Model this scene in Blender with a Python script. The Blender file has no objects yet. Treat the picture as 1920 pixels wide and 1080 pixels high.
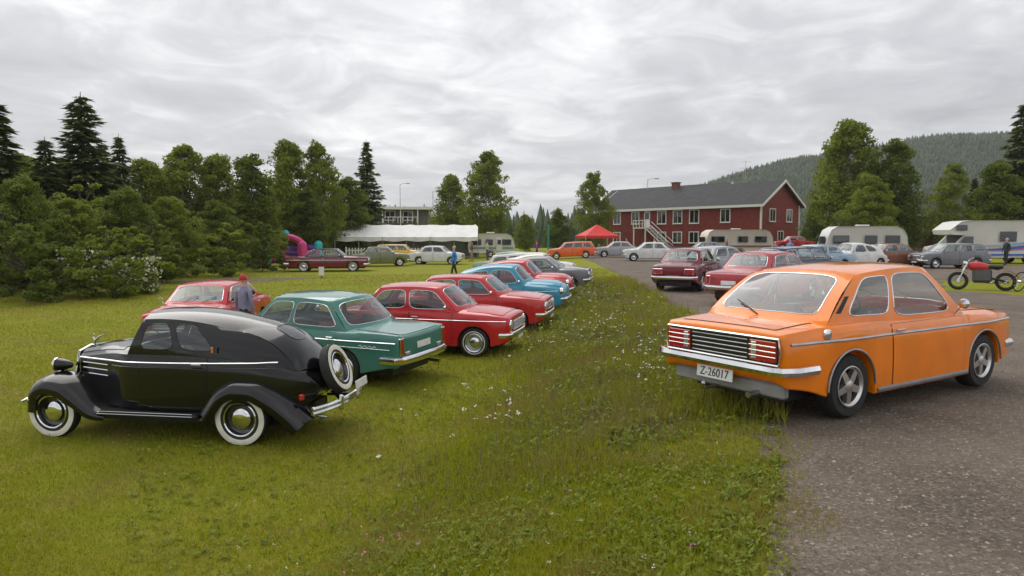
import bpy, bmesh, math, random
import numpy as np
from mathutils import Vector, Matrix, noise as mnoise
rnd = random.Random(7)
R = math.radians
scene = bpy.context.scene
COL = scene.collection

# ------------------------------------------------------------------ camera
cam_d = bpy.data.cameras.new('camera'); cam = bpy.data.objects.new('camera', cam_d); COL.objects.link(cam)
cam_d.lens = 24.0; cam_d.sensor_width = 36.0; cam_d.clip_start = 0.05; cam_d.clip_end = 6000
cam.location = (0, 0, 1.8); cam.rotation_euler = (R(90 - 4.25), 0, 0)
scene.camera = cam
# ------------------------------------------------------------------ sky and sun (overcast)
SUN_EL, SUN_AZ = R(52), R(-35)          # azimuth measured from +Y towards +X
world = bpy.data.worlds.new('World'); scene.world = world; world.use_nodes = True
nt = world.node_tree; nt.nodes.clear()
def wn(t, **k):
    n = nt.nodes.new(t)
    for a, b in k.items(): setattr(n, a, b)
    return n
w_out = wn('ShaderNodeOutputWorld'); w_bg = wn('ShaderNodeBackground')
sky = wn('ShaderNodeTexSky', sky_type='NISHITA', sun_disc=False); sky.sun_elevation = SUN_EL; sky.sun_rotation = SUN_AZ
sky.air_density = 1.0; sky.dust_density = 4.0
w_bg.inputs['Strength'].default_value = 0.1
tc = wn('ShaderNodeTexCoord'); sep = wn('ShaderNodeSeparateXYZ')
nt.links.new(tc.outputs['Generated'], sep.inputs[0])
# project the view direction on a flat cloud layer
zc = wn('ShaderNodeMath', operation='MAXIMUM'); nt.links.new(sep.outputs['Z'], zc.inputs[0]); zc.inputs[1].default_value = 0.0
za = wn('ShaderNodeMath', operation='ADD'); nt.links.new(zc.outputs[0], za.inputs[0]); za.inputs[1].default_value = 0.16
dx = wn('ShaderNodeMath', operation='DIVIDE'); nt.links.new(sep.outputs['X'], dx.inputs[0]); nt.links.new(za.outputs[0], dx.inputs[1])
dy = wn('ShaderNodeMath', operation='DIVIDE'); nt.links.new(sep.outputs['Y'], dy.inputs[0]); nt.links.new(za.outputs[0], dy.inputs[1])
cmb = wn('ShaderNodeCombineXYZ'); nt.links.new(dx.outputs[0], cmb.inputs[0]); nt.links.new(dy.outputs[0], cmb.inputs[1])
n1 = wn('ShaderNodeTexNoise'); n1.inputs['Scale'].default_value = 0.62; n1.inputs['Detail'].default_value = 9; n1.inputs['Roughness'].default_value = 0.54; n1.inputs['Distortion'].default_value = 0.5
n2 = wn('ShaderNodeTexNoise'); n2.inputs['Scale'].default_value = 2.6; n2.inputs['Detail'].default_value = 8; n2.inputs['Roughness'].default_value = 0.6; n2.inputs['Distortion'].default_value = 0.8
nt.links.new(cmb.outputs[0], n1.inputs['Vector']); nt.links.new(cmb.outputs[0], n2.inputs['Vector'])
mx = wn('ShaderNodeMix', data_type='FLOAT'); mx.inputs[0].default_value = 0.36
nt.links.new(n1.outputs[0], mx.inputs[2]); nt.links.new(n2.outputs[0], mx.inputs[3])
ramp = wn('ShaderNodeValToRGB'); cr = ramp.color_ramp
cr.elements[0].position = 0.33; cr.elements[0].color = (3.7, 3.75, 3.95, 1)
cr.elements[1].position = 0.72; cr.elements[1].color = (12.5, 12.5, 12.4, 1)
e = cr.elements.new(0.47); e.color = (5.5, 5.55, 5.75, 1)
e = cr.elements.new(0.58); e.color = (8.3, 8.3, 8.35, 1)
nt.links.new(mx.outputs[0], ramp.inputs[0])
cmix = wn('ShaderNodeMix', data_type='RGBA'); cmix.inputs[0].default_value = 0.93
nt.links.new(sky.outputs[0], cmix.inputs[6]); nt.links.new(ramp.outputs[0], cmix.inputs[7])
nt.links.new(cmix.outputs[2], w_bg.inputs['Color']); nt.links.new(w_bg.outputs[0], w_out.inputs[0])
sun_d = bpy.data.lights.new('sun', 'SUN'); sun_d.energy = 1.3; sun_d.angle = R(60); sun_d.color = (1.0, 0.96, 0.9)
sun = bpy.data.objects.new('sun', sun_d); COL.objects.link(sun)
sd = Vector((math.sin(SUN_AZ) * math.cos(SUN_EL), math.cos(SUN_AZ) * math.cos(SUN_EL), math.sin(SUN_EL)))
sun.rotation_euler = (-sd).to_track_quat('-Z', 'Y').to_euler(); sun.location = (0, 0, 60)
vs = scene.view_settings; vs.view_transform = 'Standard'; vs.look = 'None'; vs.gamma = 1; vs.use_curve_mapping = False; vs.exposure = 0.45

# ------------------------------------------------------------------ helpers
def lerp(a, b, t): return a + (b - a) * t
def sstep(a, b, x):
    t = min(1, max(0, (x - a) / (b - a))); return t * t * (3 - 2 * t)
class Curve:
    """monotone cubic through (x, value) keys"""
    def __init__(s, keys):
        s.x = [k[0] for k in keys]; s.y = [k[1] for k in keys]; n = len(keys)
        d = [(s.y[i + 1] - s.y[i]) / (s.x[i + 1] - s.x[i]) for i in range(n - 1)]
        m = [d[0]] + [0 if d[i - 1] * d[i] <= 0 else 2 * d[i - 1] * d[i] / (d[i - 1] + d[i]) for i in range(1, n - 1)] + [d[-1]]
        s.m = m
    def __call__(s, x):
        X = s.x
        if x <= X[0]: return s.y[0]
        if x >= X[-1]: return s.y[-1]
        i = 0
        while x > X[i + 1]: i += 1
        h = X[i + 1] - X[i]; t = (x - X[i]) / h
        return ((2*t**3 - 3*t*t + 1) * s.y[i] + (t**3 - 2*t*t + t) * h * s.m[i] + (-2*t**3 + 3*t*t) * s.y[i+1] + (t**3 - t*t) * h * s.m[i+1])

EDGE = Curve([(-8, -0.9), (0, 0.55), (3.6, 1.75), (5.7, 2.55), (9, 3.5), (14, 4.2), (20, 4.6), (35, 5.6), (60, 6.5), (120, 8)])   # left edge of the gravel road
AMP = Curve([(0, 0.8), (10, 0.78), (14, 0.66), (20, 0.58), (30, 0.46), (45, 0.33), (70, 0.2), (140, 0.1)])
def gz(x, y):
    d = EDGE(y) - x
    z = -AMP(y) * sstep(0.1, 5.0, d) if d > 0 else 0.0
    if d > 9: z -= 0.0
    return z + 0.012 * mnoise.noise((x * 0.5, y * 0.5, 0.3)) * min(1, max(0, d))

def tag(o, label=None, cat=None, group=None, kind=None):
    if label: o['label'] = label
    if cat: o['category'] = cat
    if group: o['group'] = group
    if kind: o['kind'] = kind
    return o
def empty(name, loc=(0, 0, 0), rz=0, label=None, cat=None, group=None):
    o = bpy.data.objects.new(name, None); COL.objects.link(o); o.empty_display_size = 0.2
    o.location = loc; o.rotation_euler = (0, 0, rz); tag(o, label, cat, group); return o

class MB:
    def __init__(s): s.v = []; s.f = []; s.sm = []
    def add(s, vs, fs, smooth=True):
        b = len(s.v); s.v += [tuple(p) for p in vs]
        for f in fs: s.f.append(tuple(i + b for i in f)); s.sm.append(smooth)
        return s
    def box(s, lo, hi, bev=0.0, M=None):
        x0, y0, z0 = lo; x1, y1, z1 = hi
        if bev <= 0:
            vs = [(x0,y0,z0),(x1,y0,z0),(x1,y1,z0),(x0,y1,z0),(x0,y0,z1),(x1,y0,z1),(x1,y1,z1),(x0,y1,z1)]
            fs = [(3,2,1,0),(4,5,6,7),(0,1,5,4),(1,2,6,5),(2,3,7,6),(3,0,4,7)]
        else:
            b = min(bev, (x1-x0)/2.01, (y1-y0)/2.01, (z1-z0)/2.01); vs = []; ix = {}
            for i, (xa, xb) in enumerate(((x0, x0+b), (x1, x1-b))):
                for j, (ya, yb) in enumerate(((y0, y0+b), (y1, y1-b))):
                    for k, (za_, zb) in enumerate(((z0, z0+b), (z1, z1-b))):
                        ix[i,j,k] = len(vs); vs += [(xa, yb, zb), (xb, ya, zb), (xb, yb, za_)]
            fs = []
            q = lambda a, i, j, k: ix[i,j,k] + a
            for i in (0, 1): fs.append([q(0,i,0,0), q(0,i,1,0), q(0,i,1,1), q(0,i,0,1)][::(1 if i else -1)])
            for j in (0, 1): fs.append([q(1,0,j,0), q(1,1,j,0), q(1,1,j,1), q(1,0,j,1)][::(-1 if j else 1)])
            for k in (0, 1): fs.append([q(2,0,0,k), q(2,1,0,k), q(2,1,1,k), q(2,0,1,k)][::(1 if k else -1)])
            for j in (0, 1):
                for k in (0, 1): fs.append([q(1,0,j,k), q(1,1,j,k), q(2,1,j,k), q(2,0,j,k)])
            for i in (0, 1):
                for k in (0, 1): fs.append([q(0,i,0,k), q(0,i,1,k), q(2,i,1,k), q(2,i,0,k)])
            for i in (0, 1):
                for j in (0, 1): fs.append([q(0,i,j,0), q(0,i,j,1), q(1,i,j,1), q(1,i,j,0)])
            for i in (0, 1):
                for j in (0, 1):
                    for k in (0, 1): fs.append([q(0,i,j,k), q(1,i,j,k), q(2,i,j,k)])
        if M is not None: vs = [M @ Vector(p) for p in vs]
        return s.add(vs, fs, False)
    def tube(s, pts, r, n=6, closed=False, smooth=True):
        pts = [Vector(p) for p in pts]; N = len(pts); rings = []
        up = None
        for i, p in enumerate(pts):
            a = pts[(i - 1) % N] if (closed or i > 0) else p; b = pts[(i + 1) % N] if (closed or i < N - 1) else p
            t = (b - a)
            if t.length < 1e-9: t = Vector((0, 0, 1))
            t.normalize()
            if up is None: up = Vector((0, 0, 1)) if abs(t.z) < 0.9 else Vector((1, 0, 0))
            u = t.cross(up)
            if u.length < 1e-4: u = t.cross(Vector((0.3, 1, 0.2)))
            u.normalize(); w = u.cross(t); up = w
            rr = r[i] if isinstance(r, (list, tuple)) else r
            rings.append([p + (u * math.cos(2*math.pi*k/n) + w * math.sin(2*math.pi*k/n)) * rr for k in range(n)])
        vs = [q for g in rings for q in g]; fs = []
        for i in range(N if closed else N - 1):
            j = (i + 1) % N
            for k in range(n): fs.append((i*n + k, i*n + (k+1) % n, j*n + (k+1) % n, j*n + k))
        if not closed: fs += [tuple(range(n))[::-1], tuple((N-1)*n + k for k in range(n))]
        return s.add(vs, fs, smooth)
    def lathe(s, prof, n=32, M=None, cap=False):
        """profile of (radius, height) spun about z"""
        vs = []; fs = []
        for r, h in prof:
            for k in range(n): a = 2*math.pi*k/n; vs.append(Vector((r*math.cos(a), r*math.sin(a), h)))
        for i in range(len(prof) - 1):
            for k in range(n): fs.append((i*n+k, i*n+(k+1) % n, (i+1)*n+(k+1) % n, (i+1)*n+k))
        if cap: fs.append(tuple(range(n))[::-1]); fs.append(tuple((len(prof)-1)*n+k for k in range(n)))
        if M is not None: vs = [M @ p for p in vs]
        return s.add(vs, fs)
    def grid(s, f, nu, nv, closed_u=False):
        vs = [f(i/nu if not closed_u else i/nu, j/nv) for i in range(nu + (0 if closed_u else 1)) for j in range(nv+1)]; fs = []
        m = nv + 1; N = nu if closed_u else nu + 1
        for i in range(nu):
            for j in range(nv): fs.append((i*m+j, ((i+1) % N)*m+j, ((i+1) % N)*m+j+1, i*m+j+1))
        return s.add(vs, fs)
    def poly(s, pts, flat=True): return s.add(pts, [tuple(range(len(pts)))], not flat)
    def prism(s, pts, d):
        """extrude a planar polygon by vector d"""
        n = len(pts); d = Vector(d); vs = [Vector(p) for p in pts] + [Vector(p) + d for p in pts]
        fs = [tuple(range(n))[::-1], tuple(range(n, 2*n))] + [(i, (i+1) % n, n+(i+1) % n, n+i) for i in range(n)]
        return s.add(vs, fs, False)
    def mesh(s, name, mats, merge=0.0, ang=35, recalc=False):
        me = bpy.data.meshes.new(name); me.from_pydata(s.v, [], s.f)
        me.polygons.foreach_set('use_smooth', s.sm)
        if merge or recalc:
            bm = bmesh.new(); bm.from_mesh(me)
            if merge: bmesh.ops.remove_doubles(bm, verts=bm.verts, dist=merge)
            if recalc: bmesh.ops.recalc_face_normals(bm, faces=bm.faces)
            bm.to_mesh(me); bm.free()
        if ang and any(s.sm): me.set_sharp_from_angle(angle=R(ang))
        for m in (mats if isinstance(mats, (list, tuple)) else [mats]): me.materials.append(m)
        me.update(); return me
    def build(s, name, mats, parent=None, **k):
        o = bpy.data.objects.new(name, s.mesh(name, mats, **k)); COL.objects.link(o)
        if parent: o.parent = parent
        return o
def child(name, me, parent, loc=(0, 0, 0), rot=(0, 0, 0), scale=(1, 1, 1)):
    o = bpy.data.objects.new(name, me); COL.objects.link(o); o.parent = parent
    o.location = loc; o.rotation_euler = rot; o.scale = scale; return o
def copy_tree(o, parent=None):
    c = o.copy(); COL.objects.link(c); c.parent = parent
    for ch in o.children: copy_tree(ch, c)
    return c

# ------------------------------------------------------------------ materials
MATS = {}
def mat(name, col, rough=0.6, metal=0.0, var=0.12, scale=6.0, bump=0.0, bscale=60.0, coat=0.0, spec=0.5, col2=None, emit=None, trans=0.0, detail=4):
    if name in MATS: return MATS[name]
    m = bpy.data.materials.new(name); m.use_nodes = True; t = m.node_tree; b = t.nodes['Principled BSDF']
    b.inputs['Roughness'].default_value = rough; b.inputs['Metallic'].default_value = metal
    b.inputs['Specular IOR Level'].default_value = spec
    if coat: b.inputs['Coat Weight'].default_value = coat; b.inputs['Coat Roughness'].default_value = 0.04
    if trans: b.inputs['Transmission Weight'].default_value = trans
    g = t.nodes.new('ShaderNodeTexCoord'); nz = t.nodes.new('ShaderNodeTexNoise')
    nz.inputs['Scale'].default_value = scale; nz.inputs['Detail'].default_value = detail
    t.links.new(g.outputs['Object'], nz.inputs['Vector'])
    rp = t.nodes.new('ShaderNodeValToRGB'); c2 = col2 or tuple(min(1, c * (1 + var)) for c in col); c1 = tuple(c * (1 - var) for c in col) if not col2 else col
    rp.color_ramp.elements[0].position = 0.35; rp.color_ramp.elements[1].position = 0.65
    rp.color_ramp.elements[0].color = (*c1, 1); rp.color_ramp.elements[1].color = (*c2, 1)
    t.links.new(nz.outputs[0], rp.inputs[0]); t.links.new(rp.outputs[0], b.inputs['Base Color'])
    if bump:
        n2 = t.nodes.new('ShaderNodeTexNoise'); n2.inputs['Scale'].default_value = bscale; n2.inputs['Detail'].default_value = 3
        t.links.new(g.outputs['Object'], n2.inputs['Vector'])
        bp = t.nodes.new('ShaderNodeBump'); bp.inputs['Strength'].default_value = bump; bp.inputs['Distance'].default_value = 0.02
        t.links.new(n2.outputs[0], bp.inputs['Height']); t.links.new(bp.outputs[0], b.inputs['Normal'])
    if emit: b.inputs['Emission Color'].default_value = (*emit[:3], 1); b.inputs['Emission Strength'].default_value = emit[3]
    MATS[name] = m; return m
def paint(name, col, rough=0.32, coat=0.9):
    m = mat('paint_' + name, col, rough, 0, 0.07, 2.5, coat=coat, spec=0.15)
    # a little uneven dust in the clear coat
    t = m.node_tree; b = t.nodes['Principled BSDF']; n = t.nodes.new('ShaderNodeTexNoise'); n.inputs['Scale'].default_value = 5.0; n.inputs['Detail'].default_value = 7
    r = t.nodes.new('ShaderNodeMapRange'); r.inputs[1].default_value = .35; r.inputs[2].default_value = .75; r.inputs[3].default_value = .02; r.inputs[4].default_value = .16
    t.links.new(n.outputs[0], r.inputs[0]); t.links.new(r.outputs[0], b.inputs['Coat Roughness'])
    return m
def glassmat(name, tint, gloss=0.04):
    if name in MATS: return MATS[name]
    m = bpy.data.materials.new(name); m.use_nodes = True; t = m.node_tree; t.nodes.remove(t.nodes['Principled BSDF'])
    out = t.nodes['Material Output']; tr = t.nodes.new('ShaderNodeBsdfTransparent'); gl = t.nodes.new('ShaderNodeBsdfGlossy'); mx = t.nodes.new('ShaderNodeMixShader')
    fr = t.nodes.new('ShaderNodeLayerWeight'); fr.inputs[0].default_value = 0.5
    pw = t.nodes.new('ShaderNodeMath'); pw.operation = 'POWER'; pw.inputs[1].default_value = 4.0; t.links.new(fr.outputs['Facing'], pw.inputs[0])
    tr.inputs[0].default_value = (*tint, 1); gl.inputs['Roughness'].default_value = gloss; gl.inputs['Color'].default_value = (0.95, 0.97, 1, 1)
    mm = t.nodes.new('ShaderNodeMath'); mm.operation = 'MULTIPLY_ADD'; mm.inputs[1].default_value = 0.9; mm.inputs[2].default_value = 0.09; mm.use_clamp = True
    t.links.new(pw.outputs[0], mm.inputs[0]); t.links.new(mm.outputs[0], mx.inputs[0]); t.links.new(tr.outputs[0], mx.inputs[1]); t.links.new(gl.outputs[0], mx.inputs[2]); t.links.new(mx.outputs[0], out.inputs[0])
    MATS[name] = m; return m
GLASS = glassmat('car_glass', (0.62, 0.68, 0.66))
DGLASS = mat('dark_glass', (0.012, 0.014, 0.016), 0.05, coat=0.5, spec=0.8)
CHROME = mat('chrome', (0.72, 0.73, 0.74), 0.09, 1.0, 0.03)
STEEL = mat('steel', (0.42, 0.43, 0.44), 0.3, 1.0, 0.08)
RUBBER = mat('tyre_rubber', (0.018, 0.018, 0.018), 0.75, 0, 0.25, 20, 0.25, 90)
WHITEWALL = mat('whitewall_rubber', (0.72, 0.69, 0.6), 0.6, 0, 0.08, 9)
DARK = mat('dark_gap', (0.008, 0.008, 0.008), 0.7)
BLACKP = mat('black_plastic', (0.02, 0.02, 0.021), 0.45, 0, 0.2)
REDL = mat('red_lens', (0.42, 0.015, 0.012), 0.14, 0, 0.1, 30, coat=0.8)
ORANGEL = mat('amber_lens', (0.75, 0.22, 0.02), 0.14, 0, 0.1, 30, coat=0.8)
CLEARL = mat('clear_lens', (0.6, 0.62, 0.62), 0.06, 0.55, 0.25, 40, coat=1.0)
PLATEW = mat('plate_white', (0.74, 0.74, 0.72), 0.4, 0, 0.05)
PLATEB = mat('plate_black', (0.02, 0.02, 0.02), 0.5)
WHITEP = mat('white_paint', (0.74, 0.74, 0.71), 0.5, 0, 0.05, 3)
SKIN = mat('skin', (0.52, 0.32, 0.24), 0.55, 0, 0.06)

def text_mesh(txt, h, matr, depth=0.002, sx=1.0):
    c = bpy.data.curves.new('lettering', 'FONT'); c.body = txt; c.size = h * 1.38; c.align_x = 'CENTER'; c.align_y = 'CENTER'; c.extrude = depth; c.resolution_u = 3
    o = bpy.data.objects.new('lettering', c); COL.objects.link(o)
    bpy.context.view_layer.update()
    me = bpy.data.meshes.new_from_object(o.evaluated_get(bpy.context.evaluated_depsgraph_get())); me.materials.clear(); me.materials.append(matr)
    bpy.data.objects.remove(o); bpy.data.curves.remove(c)
    for v in me.vertices: v.co.x *= sx
    return me
# ------------------------------------------------------------------ cars: x forward, y left, z up, origin on the ground midway between the axles
WHEELS = {}
def wheel_meshes(r, wdt, style, rimr):
    key = (r, wdt, style, rimr)
    if key in WHEELS: return WHEELS[key]
    M = Matrix.Rotation(R(-90), 4, 'X')          # spin axis -> +y (outer face at +y)
    h = wdt / 2
    t = MB(); t.lathe([(rimr, -h*0.8), (rimr+0.02, -h), (r*0.9, -h*1.02), (r*0.985, -h*0.72), (r, -h*0.4), (r, h*0.4), (r*0.985, h*0.72), (r*0.9, h*1.02), (rimr+0.02, h), (rimr, h*0.8)], 40, M)
    tyre = t.mesh('tyre', RUBBER)
    out = {'tyre': tyre}
    if style in ('whitewall', 'thinwall'):
        a, b = (0.72, 0.945) if style == 'whitewall' else (0.7, 0.78)
        ww = MB(); ww.lathe([(r*a, h*0.98), (r*(a*0.5+b*0.5), h*1.11), (r*b, h*1.0)], 40, M); out['whitewall'] = ww.mesh('whitewall', WHITEWALL)
    rim = MB()
    rim.lathe([(rimr*1.03, h*0.9), (rimr*1.0, h*1.02), (rimr*0.93, h*0.95), (rimr*0.86, h*0.3), (rimr*0.6, h*0.12), (0.001, h*0.1)], 40, M)
    cap = MB()
    if style == 'alloy':
        out['rim'] = rim.mesh('rim', MATS.get('alloy_dark') or mat('alloy_dark', (0.05, 0.05, 0.05), 0.5, 0.6))
        sp = MB()
        al = mat('alloy_silver', (0.6, 0.6, 0.59), 0.28, 0.9, 0.06)
        sp.lathe([(rimr*1.035, h*0.92), (rimr*1.03, h*1.06), (rimr*0.97, h*1.08), (rimr*0.86, h*0.85), (rimr*0.86, h*0.4)], 40, M)
        for k in range(5):
            A = M @ Matrix.Rotation(2*math.pi*k/5 + 0.3, 4, 'Z')
            w0, w1 = rimr*0.20, rimr*0.15
            pts = [(0.05*rimr, -w0, h*0.95), (rimr*0.92, -w1, h*0.9), (rimr*0.92, w1, h*0.9), (0.05*rimr, w0, h*0.95)]
            sp.prism([A @ Vector(p) for p in pts], (A.to_3x3() @ Vector((0, 0, -h*0.5))))
        sp.lathe([(rimr*0.3, h*0.7), (rimr*0.28, h*1.0), (rimr*0.16, h*1.06), (0.001, h*1.08)], 24, M)
        out['spokes'] = sp.mesh('spokes', al)
    else:
        rc = mat('wheel_disc_silver', (0.5, 0.5, 0.5), 0.35, 0.7, 0.06) if style != 'whitewall' else mat('wheel_disc_black', (0.02, 0.02, 0.02), 0.25, 0, 0.1, coat=0.8)
        out['rim'] = rim.mesh('rim', rc)
        cap.lathe([(rimr*0.62, h*0.25), (rimr*0.6, h*0.55), (rimr*0.52, h*0.72), (rimr*0.3, h*0.86), (0.001, h*0.92)], 32, M)
        out['hubcap'] = cap.mesh('hubcap', CHROME)
        if style != 'whitewall':
            ring = MB(); ring.lathe([(rimr*1.02, h*0.98), (rimr*0.97, h*1.08), (rimr*0.88, h*0.98)], 36, M); out['trim_ring'] = ring.mesh('trim_ring', CHROME)
        else:
            ring = MB(); ring.lathe([(rimr*1.03, h*0.99), (rimr*0.99, h*1.1), (rimr*0.93, h*0.98)], 36, M); out['trim_ring'] = ring.mesh('trim_ring', CHROME)
    WHEELS[key] = out; return out
def add_wheel(root, x, y, r, wdt, style, rimr, spare=None):
    ms = wheel_meshes(r, wdt, style, rimr)
    w = child('wheel', ms['tyre'], root, (x, y, r), (0, 0, 0 if y > 0 else math.pi))
    w.name = 'wheel'
    for k, m in ms.items():
        if k != 'tyre': child(k, m, w)
    return w

def ring_patch(F, u0, u1, v0, v1, win, frame, glass, trim, n=6.0, k=9, tr=0.007, off=0.004):
    """cell [u0,u1]x[v0,v1] of the surface F with a rounded window opening: frame ring, pane and trim bead"""
    wu0, wu1, wv0, wv1 = win
    sq = []
    for i in range(k): sq.append((-1 + 2*i/k, -1))
    for i in range(k): sq.append((1, -1 + 2*i/k))
    for i in range(k): sq.append((1 - 2*i/k, 1))
    for i in range(k): sq.append((-1, 1 - 2*i/k))
    cu, cv, hu, hv = (wu0+wu1)/2, (wv0+wv1)/2, (wu1-wu0)/2, (wv1-wv0)/2
    outer = [((u0+u1)/2 + a*(u1-u0)/2, (v0+v1)/2 + b*(v1-v0)/2) for a, b in sq]
    inner = []
    for a, b in sq:
        q = (abs(a)**n + abs(b)**n) ** (1/n); inner.append((cu + a/q*hu, cv + b/q*hv))
    N = len(sq)
    if frame is not None:
        rings = [outer, [((o[0]+i_[0])/2, (o[1]+i_[1])/2) for o, i_ in zip(outer, inner)], inner]
        frame.add([F(*p) for r_ in rings for p in r_], [(a*N+i, a*N+(i+1) % N, (a+1)*N+(i+1) % N, (a+1)*N+i) for a in range(2) for i in range(N)])
    if glass is not None:
        sc = [1.0, 0.75, 0.5, 0.25]
        vs = [F(cu + (p[0]-cu)*s_, cv + (p[1]-cv)*s_) for s_ in sc for p in inner] + [F(cu, cv)]
        fs = [(a*N+i, a*N+(i+1) % N, (a+1)*N+(i+1) % N, (a+1)*N+i) for a in range(3) for i in range(N)] + [(3*N+i, 3*N+(i+1) % N, 4*N) for i in range(N)]
        glass.add(vs, fs)
    if trim is not None: trim.tube([F(*p) for p in inner], tr, 6, True)

def car(name, S, label, cat='car', group=None, lod=2):
    root = empty(name, label=label, cat=cat, group=group)
    P = S['paint']; P2 = S.get('roof_paint', P); chrome = S.get('chrome', CHROME)
    xr, xf, L0, L1 = S['xr'], S['xf'], S['L0'], S['L1']; r = S.get('r', 0.31); arch = S.get('arch', r + 0.05)
    w = Curve(S['w']); sill = Curve(S['sill']); zs = Curve(S['zs']); zt = Curve(S['zt'])
    xa0, xa1, xc1, xc0 = S['gh']; er = S.get('er', 0.07); efr = S.get('efr', er)
    cab0, cab1 = xc0 + 0.05, xa0 - 0.10
    flat = S.get('flat', 0.9)        # how square the shoulder is
    def section(x, tub=None):
        ins = 0.0
        if x > L1 - efr: q = (x - (L1 - efr)) / efr; ins = efr * (1 - math.sqrt(max(0, 1 - q*q)))
        if x < L0 + er: q = ((L0 + er) - x) / er; ins = er * (1 - math.sqrt(max(0, 1 - q*q)))
        ww = w(x) - ins; s0 = sill(x) + ins; sh = zs(x) - ins*0.7; tp = zt(x) - ins
        zb = s0
        for ax in (xr, xf):
            d = abs(x - ax)
            if d < arch: zb = max(zb, r + math.sqrt(arch*arch - d*d) - 0.01)
        H = sh - zb
        pts = [(0, zb + 0.03), (ww*0.82, zb + 0.03), (ww*0.975, zb), (ww*0.99, zb + 0.012), (ww*0.998, zb + 0.2*H), (ww*S.get('mid', 1.0), zb + 0.5*H), (ww*0.992, zb + 0.75*H), (ww*0.972, zb + 0.9*H), (ww*0.94, sh - 0.006), (ww*0.905, sh)]
        if tub is None: tub = cab0 < x < cab1
        if tub and S.get('tub', True): pts += [(ww*0.86, sh - 0.012), (ww*0.835, sh - 0.05), (ww*0.83, 0.46), (0, 0.45)]
        else: pts += [(ww*0.84, sh + 0.25*(tp-sh)), (ww*0.7, sh + 0.62*(tp-sh)), (ww*flat*0.45, sh + 0.92*(tp-sh)), (0, tp)]
        return pts
    xs = {round(L0 + (L1-L0)*i/44, 4) for i in range(45)}
    for ax in (xr, xf):
        for k in range(0, 17): xs.add(round(ax - arch*math.cos(math.pi*k/16), 4))
        xs |= {round(ax - arch - 0.002, 4), round(ax + arch + 0.002, 4)}
    for k in range(6): a = math.pi/2*k/5; xs.add(round(L0 + er*(1-math.sin(a)), 4)); xs.add(round(L1 - efr*(1-math.sin(a)), 4))
    xs |= {round(cab0+0.001, 4), round(cab1-0.001, 4), round(cab0-0.001, 4), round(cab1+0.001, 4)}
    xs = sorted(x for x in xs if L0 <= x <= L1)
    b = MB(); rows = []
    for x in xs:
        h = section(x); rows.append([(x, y, z) for y, z in h] + [(x, -y, z) for y, z in h[-2:0:-1]])
    m = len(rows[0]); vs = [p for r_ in rows for p in r_]; fs = []
    for i in range(len(rows)-1):
        for j in range(m): fs.append((i*m+j, i*m+(j+1) % m, (i+1)*m+(j+1) % m, (i+1)*m+j))
    for i in (0, len(rows)-1):
        c = len(vs); zc_ = sum(p[2] for p in rows[i])/m; vs.append((rows[i][0][0], 0, zc_))
        for j in range(m): fs.append((i*m+j, i*m+(j+1) % m, c) if i else (i*m+(j+1) % m, i*m+j, c))
    b.add(vs, fs); body = b.build('body', P, root, ang=38, recalc=True)
    def side_y(x, z):
        h = section(x, False); q = h[2:10]
        for (y0, z0), (y1, z1) in zip(q, q[1:]):
            if z0 <= z <= z1: return lerp(y0, y1, (z-z0)/max(1e-6, z1-z0))
        return q[0][0] if z < q[0][1] else q[-1][0]
    def top_z(x, y):
        h = section(x, False)[9:]; y = abs(y)
        for (y0, z0), (y1, z1) in zip(h, h[1:]):
            if y1 <= y <= y0: return lerp(z0, z1, (y0-y)/max(1e-6, y0-y1))
        return h[0][1]
    S['side_y'] = side_y; S['top_z'] = top_z
    # ---- greenhouse
    yrf, yrr = S['yr']; z0r, z1r = S['zr']; archz = S.get('archz', 0.03); crown = S.get('crown', 0.05); bf, br = S.get('bow', (0.1, 0.08)); rb = S.get('rb', 0.0); fb = S.get('fb', 0.0); kb = S.get('kb', 0.9)
    def roofpt(s, t):
        x = lerp(xa1, xc1, t) + bf*(1-s*s)*(1-t)**2*0.8 - br*(1-s*s)*t*t*0.8
        y = s*(lerp(yrf, yrr, t) + 0.02*4*t*(1-t)); ze = lerp(z0r, z1r, t) + archz*4*t*(1-t)
        return Vector((x, y, ze + crown*(1-abs(s)**2.6)))
    def base_side(u, sg):
        x = lerp(xa0, xc0, u); return Vector((x, sg*w(x)*kb, zs(x) - 0.004))
    def bul(u, v): return (4*v*(1-v))*(Vector((-0.6, 0, 0.8))*rb*u**4 + Vector((0.6, 0, 0.8))*fb*(1-u)**4)
    def Fside(sg): return lambda u, v: base_side(u, sg).lerp(roofpt(sg, u), v) + Vector((0, sg*0.022*4*v*(1-v), 0)) + bul(u, v)
    def Fend(front):
        xx = xa0 if front else xc0; bw = bf if front else -br
        def F(u, v):
            s = 2*u - 1; c = 1 - s*s
            p0 = base_side(0 if front else 1, 1); z = lerp(p0.z, zt(xx + bw*c) + 0.004, min(1, c*1.3)); p = Vector((xx + bw*c, s*p0.y, z))
            return p.lerp(roofpt(s, 0 if front else 1), v) + bul(0 if front else 1, v)
        return F
    fr = MB()
    gl_parts = []
    def panes(F, wins, nm, n=6.0):
        cuts = [0.0] + [(a[1] + b_[0])/2 for a, b_ in zip(wins, wins[1:])] + [1.0]
        for i, wn_ in enumerate(wins):
            g = MB(); tr = MB(); ring_patch(F, cuts[i], cuts[i+1], 0, 1, wn_, fr, g, tr, n); gl_parts.append((nm, g, tr))
    panes(Fend(True), [S.get('wwin', (0.07, 0.93, 0.12, 0.9))], 'windscreen', S.get('wn', 7))
    if S.get('rwin', 1): panes(Fend(False), [S.get('rwin', (0.09, 0.91, 0.14, 0.86))], 'rear_window', S.get('rn', 6))
    else: fr.grid(Fend(False), 16, 8)
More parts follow.
